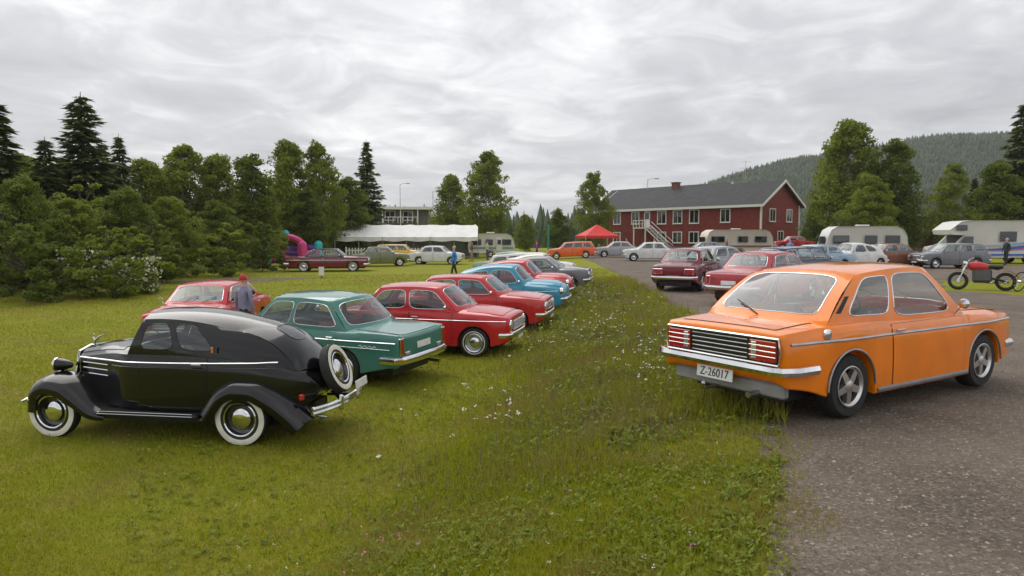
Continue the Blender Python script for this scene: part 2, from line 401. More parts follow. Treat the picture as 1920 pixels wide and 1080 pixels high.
    for sg in (1, -1): panes(Fside(sg), S['swin'], 'side_window', S.get('sn', 6))
    fr.grid(lambda a, t: roofpt(2*a-1, t), 18, 18)
    roof = fr.build('roof', P2, root, merge=0.0005, ang=32, recalc=True)
    for nm, g, tr in gl_parts:
        o = g.build(nm, S.get('glass', GLASS), root); tr.build('window_trim', S.get('trim_mat', chrome), o)
    # ---- cabin
    if lod >= 1 and S.get('tub', True):
        ic = S.get('interior', mat('interior_dark', (0.03, 0.028, 0.026), 0.8)); t = MB()
        hw = min(w(cab0), w(cab1))*0.8; zz = min(zs(cab0), zs(cab1)) - 0.06
        t.add([(cab0+0.02,-hw,zz),(cab1-0.02,-hw,zz),(cab1-0.02,hw,zz),(cab0+0.02,hw,zz),(cab0+0.02,-hw,0.47),(cab1-0.02,-hw,0.47),(cab1-0.02,hw,0.47),(cab0+0.02,hw,0.47)],
              [(0,1,5,4),(1,2,6,5),(2,3,7,6),(3,0,4,7),(4,5,6,7)], False)
        t.build('cabin_lining', ic, root)
        sc = S.get('seat', mat('seat_dark', (0.05, 0.045, 0.04), 0.7)); mid = (cab0+cab1)/2 + S.get('seatdx', 0); zz2 = zs(mid); sy = S.get('seaty', .36); sw = S.get('seatw', .25)
        for sg in (1, -1):
            q = MB(); M = Matrix.Translation((mid-0.08, sg*sy, 0)) ; q.box((-0.25, -sw, 0.48), (0.25, sw, 0.62), 0.05, M)
            M2 = Matrix.Translation((mid-0.30, sg*sy, 0.55)) @ Matrix.Rotation(R(-14), 4, 'Y'); q.box((-0.07, -sw, 0), (0.07, sw, zz2 - 0.55 + S.get('seath', 0.12)), 0.06, M2); q.build('front_seat', sc, root)
        hw *= S.get('rearw', 1); q = MB(); M2 = Matrix.Translation((cab0+0.22, 0, 0.5)) @ Matrix.Rotation(R(-16), 4, 'Y'); q.box((-0.08, -hw*0.94, 0), (0.08, hw*0.94, zz2 - 0.45), 0.06, M2); q.box((cab0+0.2, -hw*0.94, 0.48), (cab0+0.62, hw*0.94, 0.6), 0.05); q.build('rear_seat', sc, root)
        q = MB(); q.box((cab1-0.28, -hw*0.97, zz2-0.28), (cab1-0.02, hw*0.97, zz2-0.02), 0.05); q.build('dashboard', S.get('dash', BLACKP), root)
        q = MB(); M = Matrix.Translation((cab1-0.42, 0.36, zz2-0.0)) @ Matrix.Rotation(R(-68), 4, 'Y')
        q.tube([M @ Vector((0.19*math.cos(a), 0.19*math.sin(a), 0)) for a in [2*math.pi*k/20 for k in range(20)]], 0.013, 6, True)
        q.tube([M @ Vector((0.18, 0, 0)), M @ Vector((-0.18, 0, 0))], 0.01); q.tube([M @ Vector((0, 0, 0)), M @ Vector((0, 0, -0.3))], 0.018); q.build('steering_wheel', BLACKP, root)
    # ---- wheels
    st = S.get('wheel', 'hub'); wd = S.get('wd', 0.17); rimr = S.get('rimr', r*0.62)
    for ax in (xr, xf):
        for sg in (1, -1): add_wheel(root, ax, sg*S.get('wy', w(ax) - wd*0.5 - S.get('wins', 0.03)), r, wd, st, rimr)
    ub = MB(); hw = min(w(0), w(xr)) - wd - 0.09; ub.box((L0+0.25, -hw, 0.2), (L1-0.25, hw, 0.4)); ub.box((xr-0.06, -w(xr)+0.15, r-0.05), (xr+0.06, w(xr)-0.15, r+0.05)); ub.box((xf-0.05, -w(xf)+0.15, r-0.05), (xf+0.05, w(xf)-0.15, r+0.04)); ub.build('underbody', BLACKP, root)
    # ---- doors, lids, trim
    if lod >= 1:
        for (d0, d1) in S.get('doors', []):
            for sg in (1, -1):
                zlo = sill(lerp(d0, d1, 0.5)) + 0.06
                def Fd(off, e_):
                    return lambda a, c: Vector(((lambda X, Z: (X, sg*(side_y(X, Z) + off), Z))(lerp(d0 - e_, d1 + e_, a), lerp(zlo - e_, min(zs(d0), zs(d1)) - 0.012 + e_*0.3, c))))
                d = MB(); d.grid(Fd(0.0055, 0), 8, 10); dr = d.build('door', P, root, ang=0)
                g = MB(); g.grid(Fd(0.003, 0.009), 8, 10); g.build('door_gap', DARK, dr, ang=0)
                hx = d0 + 0.13; hz = min(zs(d0), zs(d1)) - S.get('hdrop', 0.10); yy = side_y(hx, hz)
                h = MB(); h.box((hx-0.07, yy+0.012, hz-0.012), (hx+0.07, yy+0.034, hz+0.012), 0.008, Matrix.Scale(sg, 4, (0, 1, 0))); h.build('door_handle', chrome, dr, recalc=True)
        for nm, k0, k1, hwf in (('bonnet', S.get('hood', (xa0+0.16, L1-0.16))[0], S.get('hood', (xa0+0.16, L1-0.16))[1], 0.80), ('boot_lid', S.get('boot', (L0+0.07, xc0-0.1))[0], S.get('boot', (L0+0.07, xc0-0.1))[1], 0.74)):
            if k1 - k0 < 0.15: continue
            def Fl(off, e_): return lambda a, c: Vector((lambda X, Y: (X, Y, top_z(X, Y) + off))(lerp(k0-e_, k1+e_, a), (2*c-1)*(hwf*w(lerp(k0, k1, a)) + e_)))
            d = MB(); d.grid(Fl(0.006, 0), 14, 14); lid = d.build(nm, P, root, ang=0); g = MB(); g.grid(Fl(0.003, 0.008), 14, 14); g.build('lid_gap', DARK, lid, ang=0)
        for (x0, x1, z0_, z1_, hh, mt) in S.get('strips', []):
            for sg in (1, -1):
                q = MB(); N = 24
                pts = [(lerp(x0, x1, i/N), lerp(z0_, z1_, i/N)) for i in range(N+1)]
                pts = [p for p in pts if all(abs(p[0]-ax) > 0 or True for ax in (xr, xf))]
                q.grid(lambda a, c: Vector((lambda X, Z: (X, sg*(side_y(X, Z) + 0.013*math.sin(math.pi*c) + 0.005), Z))(lerp(x0, x1, a), lerp(z0_, z1_, a) + (c-0.5)*hh)), N, 4); q.build('trim_strip', mt, root)
        if S.get('archlip'):
            for ax in (xr, xf):
                for sg in (1, -1):
                    q = MB(); q.tube([(ax + (arch+0.004)*math.cos(a), sg*(side_y(ax + arch*math.cos(a)*0.999, r) * 0 + w(ax)*0.985 + 0.006), r - 0.01 + (arch+0.004)*math.sin(a)) for a in [math.pi*k/16 for k in range(17)]], 0.012, 6); q.build('arch_trim', S['archlip'], root)
    # ---- bumpers: (z, height, wrap, offset, end)
    for (end, bz, bh, off, wrap) in S.get('bumpers', []):
        xe = (L1 if end > 0 else L0) + end*off; W = w(xe) + 0.02; q = MB(); path = []
        for i in range(25):
            a = -1 + 2*i/24; path.append(Vector((xe - end*0.06*abs(a)**3, a*(W-0.05), bz)))
        path = [Vector((xe - end*(0.06+wrap), -W, bz)), Vector((xe - end*0.13, -W, bz))] + path[1:-1] + [Vector((xe - end*0.13, W, bz)), Vector((xe - end*(0.06+wrap), W, bz))]
        prof = [(0, -bh/2), (0.028, -bh*0.38), (0.04, -bh*0.1), (0.04, bh*0.12), (0.026, bh*0.4), (0, bh/2), (-0.012, bh*0.4), (-0.012, -bh*0.4)]
        vs = []; fs = []
        for i, p in enumerate(path):
            a_, b_ = path[max(0, i-1)], path[min(len(path)-1, i+1)]; t_ = (b_-a_).normalized(); nn = Vector((t_.y, -t_.x, 0)); nn = nn if nn.x*end > 0 or abs(nn.x) < 1e-3 else -nn
            if abs(nn.x) < 1e-3 and nn.y*p.y < 0: nn = -nn
            vs += [p + nn*d_ + Vector((0, 0, h_)) for d_, h_ in prof]
        k = len(prof)
        for i in range(len(path)-1):
            for j in range(k): fs.append((i*k+j, i*k+(j+1) % k, (i+1)*k+(j+1) % k, (i+1)*k+j))
        fs += [tuple(range(k)), tuple((len(path)-1)*k+j for j in range(k))]
        q.add(vs, fs); q.build('front_bumper' if end > 0 else 'rear_bumper', S.get('bumper_mat', chrome), root, recalc=True)
    # ---- lamps
    def disc(nm, x, y, z, rad, mt, end, dep=0.05, rim=True, tilt=0):
        M = Matrix.Translation((x, y, z)) @ Matrix.Rotation(R(90*end), 4, 'Y')
        l = MB(); l.lathe([(rad*0.93, dep*0.2), (rad*0.85, dep*0.55), (rad*0.5, dep*0.85), (0.001, dep)], 24, M); o = l.build(nm, mt, root)
        if rim: q = MB(); q.lathe([(rad*1.14, -dep*1.2), (rad*1.16, dep*0.1), (rad*1.08, dep*0.62), (rad*0.9, dep*0.5)], 24, M); q.build('lamp_rim', S.get('lamp_rim', chrome), o)
        return o
    for (x, y, z, rad) in S.get('heads', []):
        for sg in (1, -1): disc('headlight', x, sg*y, z, rad, CLEARL, 1)
    for (x, y, z, rad, mt) in S.get('tails', []):
        for sg in (1, -1): disc('tail_light', x, sg*y, z, rad, mt, -1, 0.035)
    for (nm, x, y, z, dx_, dy_, dz_, mt, fm) in S.get('boxlamps', []):
        for sg in (1, -1):
            q = MB(); q.box((x-dx_/2, sg*y-dy_/2, z-dz_/2), (x+dx_/2, sg*y+dy_/2, z+dz_/2), 0.012); o = q.build(nm, mt, root)
            if fm: q = MB(); e_ = 0.012; s2 = 0.4; q.box((x-dx_*s2, sg*y-dy_/2-e_, z-dz_/2-e_), (x+dx_*s2, sg*y+dy_/2+e_, z+dz_/2+e_), 0.01); q.build('lamp_frame', fm, o)
    g = S.get('grille')
    if g:
        x, hw, z0_, z1_, n, vert, gm = g
        q = MB(); q.box((x-0.05, -hw, z0_), (x, hw, z1_), 0.015); gr = q.build('grille', DARK, root)
        for i in range(n):
            q = MB(); t_ = (i+0.5)/n
            if vert: y = lerp(-hw, hw, t_); q.box((x-0.01, y-0.006, z0_+0.01), (x+0.012, y+0.006, z1_-0.01), 0.003)
            else: z = lerp(z0_, z1_, t_); q.box((x-0.01, -hw+0.01, z-0.007), (x+0.014, hw-0.01, z+0.007), 0.004)
            q.build('grille_bar', gm, gr)
        q = MB(); q.tube([(x+0.004, -hw, z0_), (x+0.004, hw, z0_), (x+0.004, hw, z1_), (x+0.004, -hw, z1_)], 0.011, 6, True); q.build('grille_frame', gm, gr)
    for (end, px_, pz, tilt, txt, wdt) in S.get('plates', []):
        q = MB(); hh = 0.11; q.box((-0.006, -wdt/2, -hh/2), (0.006, wdt/2, hh/2), 0.004); pl = q.build('number_plate', PLATEW, root)
        pl.location = (px_, 0, pz); pl.rotation_euler = (0, R(tilt), 0 if end > 0 else math.pi)
        if txt:
            me = text_mesh(txt, 0.075, PLATEB, 0.002, min(1.0, wdt/(0.052*len(txt)*1.38*0.9))); child('plate_lettering', me, pl, (0.007, 0, 0), (R(90), 0, R(90)))
    if S.get('mirror'):
        mxx, mz = S['mirror']
        for sg in ((1, -1) if S.get('mirror2', 1) else (1,)):
            q = MB(); yy = side_y(mxx, mz-0.02); q.tube([(mxx, sg*yy, mz-0.03), (mxx+0.01, sg*(yy+0.07), mz+0.07)], 0.008); M = Matrix.Translation((mxx-0.01, sg*(yy+0.10), mz+0.10)) @ Matrix.Rotation(R(90), 4, 'Y'); q.lathe([(0.001, -0.03), (0.045, -0.02), (0.06, 0.015), (0.055, 0.02), (0.001, 0.02)], 16, M); q.build('mirror', chrome, root)
    if lod >= 1:
        for sg in (0.30, -0.28):
            q = MB(); p0 = Fend(True)(0.5 + sg*0.5, 0.03) + Vector((0.015, 0, 0.012)); p1 = Fend(True)(0.5 + sg*0.5 + 0.2, 0.33) + Vector((0.02, 0, 0.015)); q.tube([p0, p0.lerp(p1, 0.5) + Vector((0.008, 0, 0.008)), p1], 0.006)
            q.build('wiper', BLACKP, root)
    S['roofpt'] = roofpt; S['section'] = section; S['wcurve'] = w; S['Fend'] = Fend; S['Fside'] = Fside
    return root
def place(root, x, y, ang, dz=0.0, wb=2.5, tr=1.4):
    """stand a car on the terrain; ang = heading, degrees from +x"""
    a = R(ang); c, s = math.cos(a), math.sin(a)
    g = lambda fx, fy: gz(x + c*fx - s*fy, y + s*fx + c*fy)
    zf = (g(wb/2, tr/2)+g(wb/2, -tr/2))/2; zb = (g(-wb/2, tr/2)+g(-wb/2, -tr/2))/2; zl = (g(wb/2, tr/2)+g(-wb/2, tr/2))/2; zr_ = (g(wb/2, -tr/2)+g(-wb/2, -tr/2))/2
    root.location = (x, y, (zf+zb)/2 + dz - 0.012)
    root.rotation_euler = (math.atan2(zl-zr_, tr), -math.atan2(zf-zb, wb), a); return root
# ------------------------------------------------------------------ ground materials
def nodes(m):
    m.use_nodes = True; t = m.node_tree; return t, t.nodes['Principled BSDF']
def tex(t, kind, scale, vec, detail=5, **k):
    n = t.nodes.new(kind); n.inputs['Scale'].default_value = scale
    if 'Detail' in n.inputs: n.inputs['Detail'].default_value = detail
    for a, b in k.items(): n.inputs[a].default_value = b
    t.links.new(vec, n.inputs['Vector']); return n
def rampn(t, src, stops):
    r = t.nodes.new('ShaderNodeValToRGB'); e = r.color_ramp.elements
    e[0].position, e[0].color = stops[0][0], (*stops[0][1], 1); e[1].position, e[1].color = stops[-1][0], (*stops[-1][1], 1)
    for p, c in stops[1:-1]: q = e.new(p); q.color = (*c, 1)
    t.links.new(src, r.inputs[0]); return r
def mixc(t, f, a, b):
    m = t.nodes.new('ShaderNodeMix'); m.data_type = 'RGBA'
    if isinstance(f, float): m.inputs[0].default_value = f
    else: t.links.new(f, m.inputs[0])
    t.links.new(a, m.inputs[6]); t.links.new(b, m.inputs[7]); return m.outputs[2]
def bumpn(t, src, strength, dist):
    b = t.nodes.new('ShaderNodeBump'); b.inputs['Strength'].default_value = strength; b.inputs['Distance'].default_value = dist; t.links.new(src, b.inputs['Height']); return b
lawn_m = bpy.data.materials.new('lawn'); t, b = nodes(lawn_m); g = t.nodes.new('ShaderNodeNewGeometry'); pos = g.outputs['Position']
a1 = tex(t, 'ShaderNodeTexNoise', 0.35, pos, 6, Roughness=0.65); a2 = tex(t, 'ShaderNodeTexNoise', 3.0, pos, 8, Roughness=0.7); a3 = tex(t, 'ShaderNodeTexNoise', 45, pos, 4, Roughness=0.7)
c1 = rampn(t, a2.outputs[0], [(.28, (.13, .15, .008)), (.5, (.24, .265, .012)), (.72, (.36, .34, .035))])
c2 = rampn(t, a3.outputs[0], [(.3, (.09, .105, .006)), (.7, (.38, .39, .03))])
c3 = rampn(t, a1.outputs[0], [(.33, (.26, .19, .07)), (.46, (.31, .29, .03)), (.62, (.19, .25, .010))])
m1 = mixc(t, .45, c1.outputs[0], c2.outputs[0]); m2 = mixc(t, .42, m1, c3.outputs[0]); t.links.new(m2, b.inputs['Base Color']); b.inputs['Roughness'].default_value = .9; b.inputs['Specular IOR Level'].default_value = .15
t.links.new(bumpn(t, a3.outputs[0], .9, .05).outputs[0], b.inputs['Normal'])
gravel_m = bpy.data.materials.new('gravel'); t, b = nodes(gravel_m); g = t.nodes.new('ShaderNodeNewGeometry'); pos = g.outputs['Position']
v1 = tex(t, 'ShaderNodeTexVoronoi', 52, pos, 0); v2 = tex(t, 'ShaderNodeTexVoronoi', 28, pos, 0); a1 = tex(t, 'ShaderNodeTexNoise', .8, pos, 6, Roughness=.6); a2 = tex(t, 'ShaderNodeTexNoise', 160, pos, 3)
sp = t.nodes.new('ShaderNodeSeparateColor'); t.links.new(v1.outputs['Color'], sp.inputs[0])
c1 = rampn(t, sp.outputs[0], [(.0, (.085, .066, .050)), (.5, (.17, .137, .108)), (.9, (.245, .205, .165)), (1, (.42, .37, .31))]); c2 = rampn(t, a1.outputs[0], [(.33, (.075, .060, .047)), (.48, (.15, .12, .094)), (.68, (.225, .185, .148))])
m1 = mixc(t, .5, c1.outputs[0], c2.outputs[0]); t.links.new(m1, b.inputs['Base Color']); b.inputs['Roughness'].default_value = .9; b.inputs['Specular IOR Level'].default_value = .2
mm = t.nodes.new('ShaderNodeMath'); mm.operation = 'ADD'; t.links.new(v1.outputs['Distance'], mm.inputs[0]); t.links.new(a2.outputs[0], mm.inputs[1]); t.links.new(bumpn(t, mm.outputs[0], .6, .02).outputs[0], b.inputs['Normal'])
# ------------------------------------------------------------------ ground sheets
def sheet(name, xs, ys, f, m):
    q = MB(); q.add([(x, y, f(x, y)) for y in ys for x in xs], [(j*len(xs)+i, j*len(xs)+i+1, (j+1)*len(xs)+i+1, (j+1)*len(xs)+i) for j in range(len(ys)-1) for i in range(len(xs)-1)])
    o = q.build(name, m, ang=0); o['kind'] = 'structure'; return o
def axis(a, b, near, step, grow):
    xs = [near]; s = step
    while xs[-1] < b: xs.append(xs[-1] + s); s *= grow
    lo = [near]; s = step
    while lo[-1] > a: lo.append(lo[-1] - s); s *= grow
    return sorted(set(lo[1:] + xs))
sheet('ground', axis(-2500, 2500, 0, .45, 1.07), axis(-30, 4000, 4, .45, 1.06), lambda x, y: gz(x, y), lawn_m)
# gravel road and parking: a ragged-edged sheet a little above the ground
q = MB(); ys = axis(-12, 75, 4, .22, 1.02); rows = []
for y in ys:
    e0 = EDGE(y) - .32 + .22*mnoise.noise((y*.9, 1.7, 0)) + .10*mnoise.noise((y*3.1, 5.2, 0))
    e1 = 46 if y < 44 else 30 + 6*mnoise.noise((y*.2, 9, 0))
    if 18 < y < 29: e1 = 14.5 + 1.2*mnoise.noise((y*.5, 3, 0)) + abs(y-23.5)*.7
    rows.append([Vector((lerp(e0, e1, u), y, gz(lerp(e0, e1, u), y) + .006)) for u in [k_*k_ for k_ in [i/26 for i in range(27)]]])
q.add([p for r_ in rows for p in r_], [(j*27+i, j*27+i+1, (j+1)*27+i+1, (j+1)*27+i) for j in range(len(rows)-1) for i in range(26)])
o = q.build('gravel_road', gravel_m, ang=0); o['kind'] = 'structure'
# small path of grey gravel by the left bushes
q = MB(); q.grid(lambda a, c: (lambda x, y: Vector((x, y, gz(x, y) + .006)))(lerp(-19, -13, a) + c*3.0, 32 + 4.5*c + 1.2*a), 20, 8); o = q.build('gravel_path', gravel_m, ang=0); o['kind'] = 'structure'

def bulk(name, V, F, m, kind='stuff', label=None, cat=None, parent=None):
    """numpy verts + equal-size faces -> one mesh"""
    me = bpy.data.meshes.new(name); n, k = F.shape
    me.vertices.add(len(V)); me.vertices.foreach_set('co', V.astype(np.float32).ravel()); me.loops.add(n*k); me.polygons.add(n)
    me.loops.foreach_set('vertex_index', F.astype(np.int32).ravel()); me.polygons.foreach_set('loop_start', np.arange(0, n*k, k, dtype=np.int32)); me.polygons.foreach_set('loop_total', np.full(n, k, np.int32))
    me.materials.append(m); me.update(calc_edges=True); me.validate()
    o = bpy.data.objects.new(name, me); COL.objects.link(o)
    if kind: o['kind'] = kind
    if parent: o.parent = parent
    tag(o, label, cat); return o
def leaf_mat(name, stops, scale, rough=.55, transl=.25, dry=False):
    m = bpy.data.materials.new(name); t, b = nodes(m); g = t.nodes.new('ShaderNodeNewGeometry')
    n_ = tex(t, 'ShaderNodeTexNoise', scale, g.outputs['Position'], 3, Roughness=.8); r_ = rampn(t, n_.outputs[0], stops); t.links.new(r_.outputs[0], b.inputs['Base Color'])
    b.inputs['Roughness'].default_value = rough; b.inputs['Specular IOR Level'].default_value = .25
    if dry:
        n3 = tex(t, 'ShaderNodeTexNoise', .75, g.outputs['Position'], 5, Roughness=.65); r3 = rampn(t, n3.outputs[0], [(.47, (0, 0, 0)), (.62, (.7, .7, .7))]); cc = t.nodes.new('ShaderNodeRGB'); cc.outputs[0].default_value = (.34, .25, .09, 1)
        class R_: outputs = [mixc(t, r3.outputs[0], r_.outputs[0], cc.outputs[0])]
        r_ = R_; t.links.new(r_.outputs[0], b.inputs['Base Color'])
    if transl:
        tl = t.nodes.new('ShaderNodeBsdfTranslucent'); t.links.new(r_.outputs[0], tl.inputs[0]); mx_ = t.nodes.new('ShaderNodeMixShader'); mx_.inputs[0].default_value = transl
        t.links.new(b.outputs[0], mx_.inputs[1]); t.links.new(tl.outputs[0], mx_.inputs[2]); t.links.new(mx_.outputs[0], t.nodes['Material Output'].inputs[0])
    return m
blade_m = leaf_mat('grass_blade', [(.30, (.07, .10, .006)), (.44, (.23, .27, .010)), (.58, (.39, .385, .018)), (.74, (.50, .38, .13))], 34, transl=.4, dry=True)
weed_m = leaf_mat('weed_leaf', [(.3, (.11, .16, .012)), (.5, (.20, .25, .02)), (.7, (.32, .34, .05))], 11, transl=.4)
dry_m = leaf_mat('dry_stalk', [(.3, (.13, .10, .05)), (.7, (.32, .25, .14))], 12)
rs = np.random.RandomState(3)
EDv = np.vectorize(EDGE); AMv = np.vectorize(AMP)
def gzv(x, y):
    d = EDv(y) - x; tt = np.clip((d - .1)/4.9, 0, 1); return -AMv(y)*tt*tt*(3-2*tt)
def scatter(n, r0, r1, half=.86, p=1.0):
    """points over the view wedge, density falling with distance"""
    r_ = np.exp(rs.uniform(math.log(r0), math.log(r1), n)); u = rs.uniform(-half, half, n); return u*r_, r_
def blades(x, y, h, w_, lean=.5):
    n = len(x); z = gzv(x, y); a = rs.uniform(0, 2*np.pi, n); b_ = rs.uniform(0, 2*np.pi, n); l = h*lean*rs.uniform(.2, 1, n)
    V = np.empty((n, 3, 3)); dx_, dy_ = np.cos(a)*w_/2, np.sin(a)*w_/2
    V[:, 0] = np.stack([x-dx_, y-dy_, z-.01], 1); V[:, 1] = np.stack([x+dx_, y+dy_, z-.01], 1); V[:, 2] = np.stack([x+np.cos(b_)*l, y+np.sin(b_)*l, z+h], 1)
    return V.reshape(-1, 3), np.arange(3*n).reshape(-1, 3)
def nz2(x, y, s, o=0.0): return np.array([mnoise.noise((a*s, b_*s, o)) for a, b_ in zip(x, y)])
x, y = scatter(470000, 2.3, 40); d = EDv(y) - x; patch = nz2(x, y, .8)
edge = d + .45*nz2(x, y, 1.3, 4) + .25*nz2(x, y, 4.5, 7)
keep = (edge > .12) & (rs.uniform(0, 1, len(x)) < np.clip(edge*.75, .1, 1)); x, y, patch, d = x[keep], y[keep], patch[keep], d[keep]
h = rs.uniform(.022, .062, len(x))*(1 + .7*np.clip(patch, 0, 1))*np.where(d < 3.6, 1.35, .85); V, F = blades(x, y, h, .0035 + .0011*y, .75)
bulk('short_grass', V, F, blade_m, label='short mown yellow-green grass all over the field', cat='grass')
x, y = scatter(26000, 2.4, 16); k = ((EDv(y) - x) > .3) & (nz2(x, y, .75, 20) + .4*nz2(x, y, 3, 8) > rs.uniform(-.2, .6, len(x))); x, y = x[k], y[k]
V, F = blades(x, y, rs.uniform(.02, .05, len(x)), .004 + .0009*y, 1.6); bulk('dry_thatch', V, F, dry_m, label='straw coloured dry blades lying in the lawn', cat='grass')
# weedy verge between the two rows: taller stems, broad leaves, white umbels
n = 85000; y = np.exp(rs.uniform(math.log(5.2), math.log(30), n)); dd = np.abs(rs.normal(1.9, .95, n)) + .15; x = EDv(y) - dd
k = nz2(x, y, .55, 2.2) > -.28; x, y = x[k], y[k]; hh = rs.uniform(.06, .25, len(x))*np.clip(1 + .8*nz2(x, y, .7, 9), .35, 1.6)*np.clip((y - 4.6)/3.0, .25, 1)
V, F = blades(x, y, hh, .006 + .0011*y, .6); bulk('verge_grass', V, F, blade_m, label='taller wild grass along the sloping verge', cat='grass')
n = 26000; y = np.exp(rs.uniform(math.log(2.5), math.log(24), n)); x = np.where(rs.uniform(0, 1, n) < .62, EDv(y) - np.abs(rs.normal(1.6, 1.2, n)) - .1, rs.uniform(-.5, .5, n)*y - .5)
k = (EDv(y) - x) > .25; x, y = x[k], y[k]; k = nz2(x, y, .9, 6) + .5*nz2(x, y, 4.0, 2) > rs.uniform(-.45, .55, len(x)); x, y = x[k], y[k]
def leaves(x, y, zmax, size, per=5):
    x = np.repeat(x, per); y = np.repeat(y, per); n = len(x); a = rs.uniform(0, 2*np.pi, n); el = rs.uniform(.05, .9, n); L = size*rs.uniform(.5, 1.2, n); z = gzv(x, y) + rs.uniform(.0, 1, n)*zmax
    d_ = np.stack([np.cos(a)*np.cos(el), np.sin(a)*np.cos(el), np.sin(el)], 1); s_ = np.stack([-np.sin(a), np.cos(a), np.zeros(n)], 1); P = np.stack([x, y, z], 1); L = L[:, None]
    V = np.stack([P, P + d_*L*.5 + s_*L*.26, P + d_*L, P + d_*L*.5 - s_*L*.26], 1); return V.reshape(-1, 3), np.arange(4*n).reshape(-1, 4)
V, F = leaves(x, y, .045, .036 + .002*np.repeat(y, 5), 5); bulk('ground_leaves', V, F, weed_m, label='clover, plantain and dandelion leaves in the grass', cat='weeds')
n = 3800; y = np.exp(rs.uniform(math.log(6.2), math.log(26), n)); x = EDv(y) - np.abs(rs.normal(2.0, .8, n)) - .25; k = nz2(x, y, .6, 12) + .4*nz2(x, y, 2.5, 3) > rs.uniform(-.3, .5, n); x, y = x[k], y[k]
V, F = leaves(x, y, np.repeat(np.clip((y-5)*.06, .05, .26)*rs.uniform(.5, 1.2, len(y)), 9), .048 + .003*np.repeat(y, 9), 9); bulk('verge_weeds', V, F, weed_m, label='leafy weeds standing on the sloping verge', cat='weeds')
n = 5000; y = np.exp(rs.uniform(math.log(5.5), math.log(26), n)); x = EDv(y) - np.abs(rs.normal(2.0, .9, n)) - .2; V, F = blades(x, y, rs.uniform(.2, .5, n)*np.clip((y-4)*.3, .3, 1), .004 + .0006*y, .35); bulk('dry_stalks', V, F, dry_m, label='thin dry grass stalks rising from the verge', cat='grass')
def umbels(x, y, hz, rad, nm, m, lab, per=7):
    z = gzv(x, y) + hz; Vs = []; Fs = []; b0 = 0
    for i in range(len(x)):
        for k_ in range(per):
            a = rs.uniform(0, 6.28); rr = rad*math.sqrt(rs.uniform()); c = np.array([x[i] + rr*math.cos(a), y[i] + rr*math.sin(a), z[i] + rs.uniform(-.01, .012)]); s_ = rad*.36
            ang = rs.uniform(0, 6.28); tl = rs.uniform(-.5, .5, 2)
            for j in range(5): al = ang + j*1.2566; Vs.append(c + np.array([s_*math.cos(al), s_*math.sin(al), s_*(tl[0]*math.cos(al) + tl[1]*math.sin(al))]))
            Fs.append(range(b0, b0+5)); b0 += 5
    return bulk(nm, np.array(Vs), np.array(Fs), m, label=lab, cat='flowers')
white_m = mat('flower_white', (.62, .62, .56), .7); pink_m = mat('flower_pink', (.55, .12, .34), .7); yel_m = mat('flower_yellow', (.75, .52, .04), .7)
y = np.concatenate([np.exp(rs.uniform(math.log(8.0), math.log(25), 400)), np.exp(rs.uniform(math.log(7.2), math.log(11), 25))]); x = EDv(y) - np.abs(rs.normal(2.3, .95, len(y))) - .2; k = nz2(x, y, .5, 1.1) > -.12; x, y = x[k], y[k]
umbels(x, y, rs.uniform(.18, .42, len(x)), .030, 'white_flowers', white_m, 'white yarrow flowers on the weedy verge')
x, y = scatter(90, 3.2, 9, .6); k = (EDv(y) - x) > .6; umbels(x[k], y[k], rs.uniform(.03, .07, k.sum()), .012, 'white_clover', white_m, 'tiny white clover heads in the foreground grass', 5)
x, y = scatter(46, 3.2, 10, .5); x = EDv(y) - np.abs(rs.normal(2.4, 1.0, len(y))) - .4; umbels(x, y, rs.uniform(.05, .14, len(x)), .016, 'pink_clover', pink_m, 'scattered pink clover heads in the grass', 6)
n = 12000; y = np.exp(rs.uniform(math.log(2.3), math.log(12), n)); x = EDv(y) - rs.normal(.3, .55, n); V, F = blades(x, y, rs.uniform(.01, .04, n), .004 + .0008*y, 2.2); bulk('dry_litter', V, F, dry_m, label='dry straw and brown litter along the gravel edge', cat='litter')
# loose stones on the gravel
n = 11000; y = np.exp(rs.uniform(math.log(2.4), math.log(22), n)); x = EDv(y) - .35 + np.abs(rs.normal(0, 2.4, n)); sz = np.clip(rs.gamma(1.2, .0036, n) + .002, 0, .019)
oct_ = np.array([[1,0,0],[0,1,0],[-1,0,0],[0,-1,0],[0,0,.7],[0,0,-.4]]); of = np.array([[0,1,4],[1,2,4],[2,3,4],[3,0,4]])
j = oct_[None]*rs.uniform(.6, 1.3, (n, 6, 1))*sz[:, None, None]; ca, sa = np.cos(x*77), np.sin(x*77); j = np.stack([j[..., 0]*ca[:, None]-j[..., 1]*sa[:, None], j[..., 0]*sa[:, None]+j[..., 1]*ca[:, None], j[..., 2]], -1)
V = j + np.stack([x, y, gzv(x, y) + .008], 1)[:, None]; F = (of[None] + 6*np.arange(n)[:, None, None]).reshape(-1, 3)
bulk('loose_stones', V.reshape(-1, 3), F, mat('pebble', (.16, .13, .10), .8, 0, .4, 45, col2=(.38, .33, .28)), label='loose pebbles lying on the gravel', cat='stones')

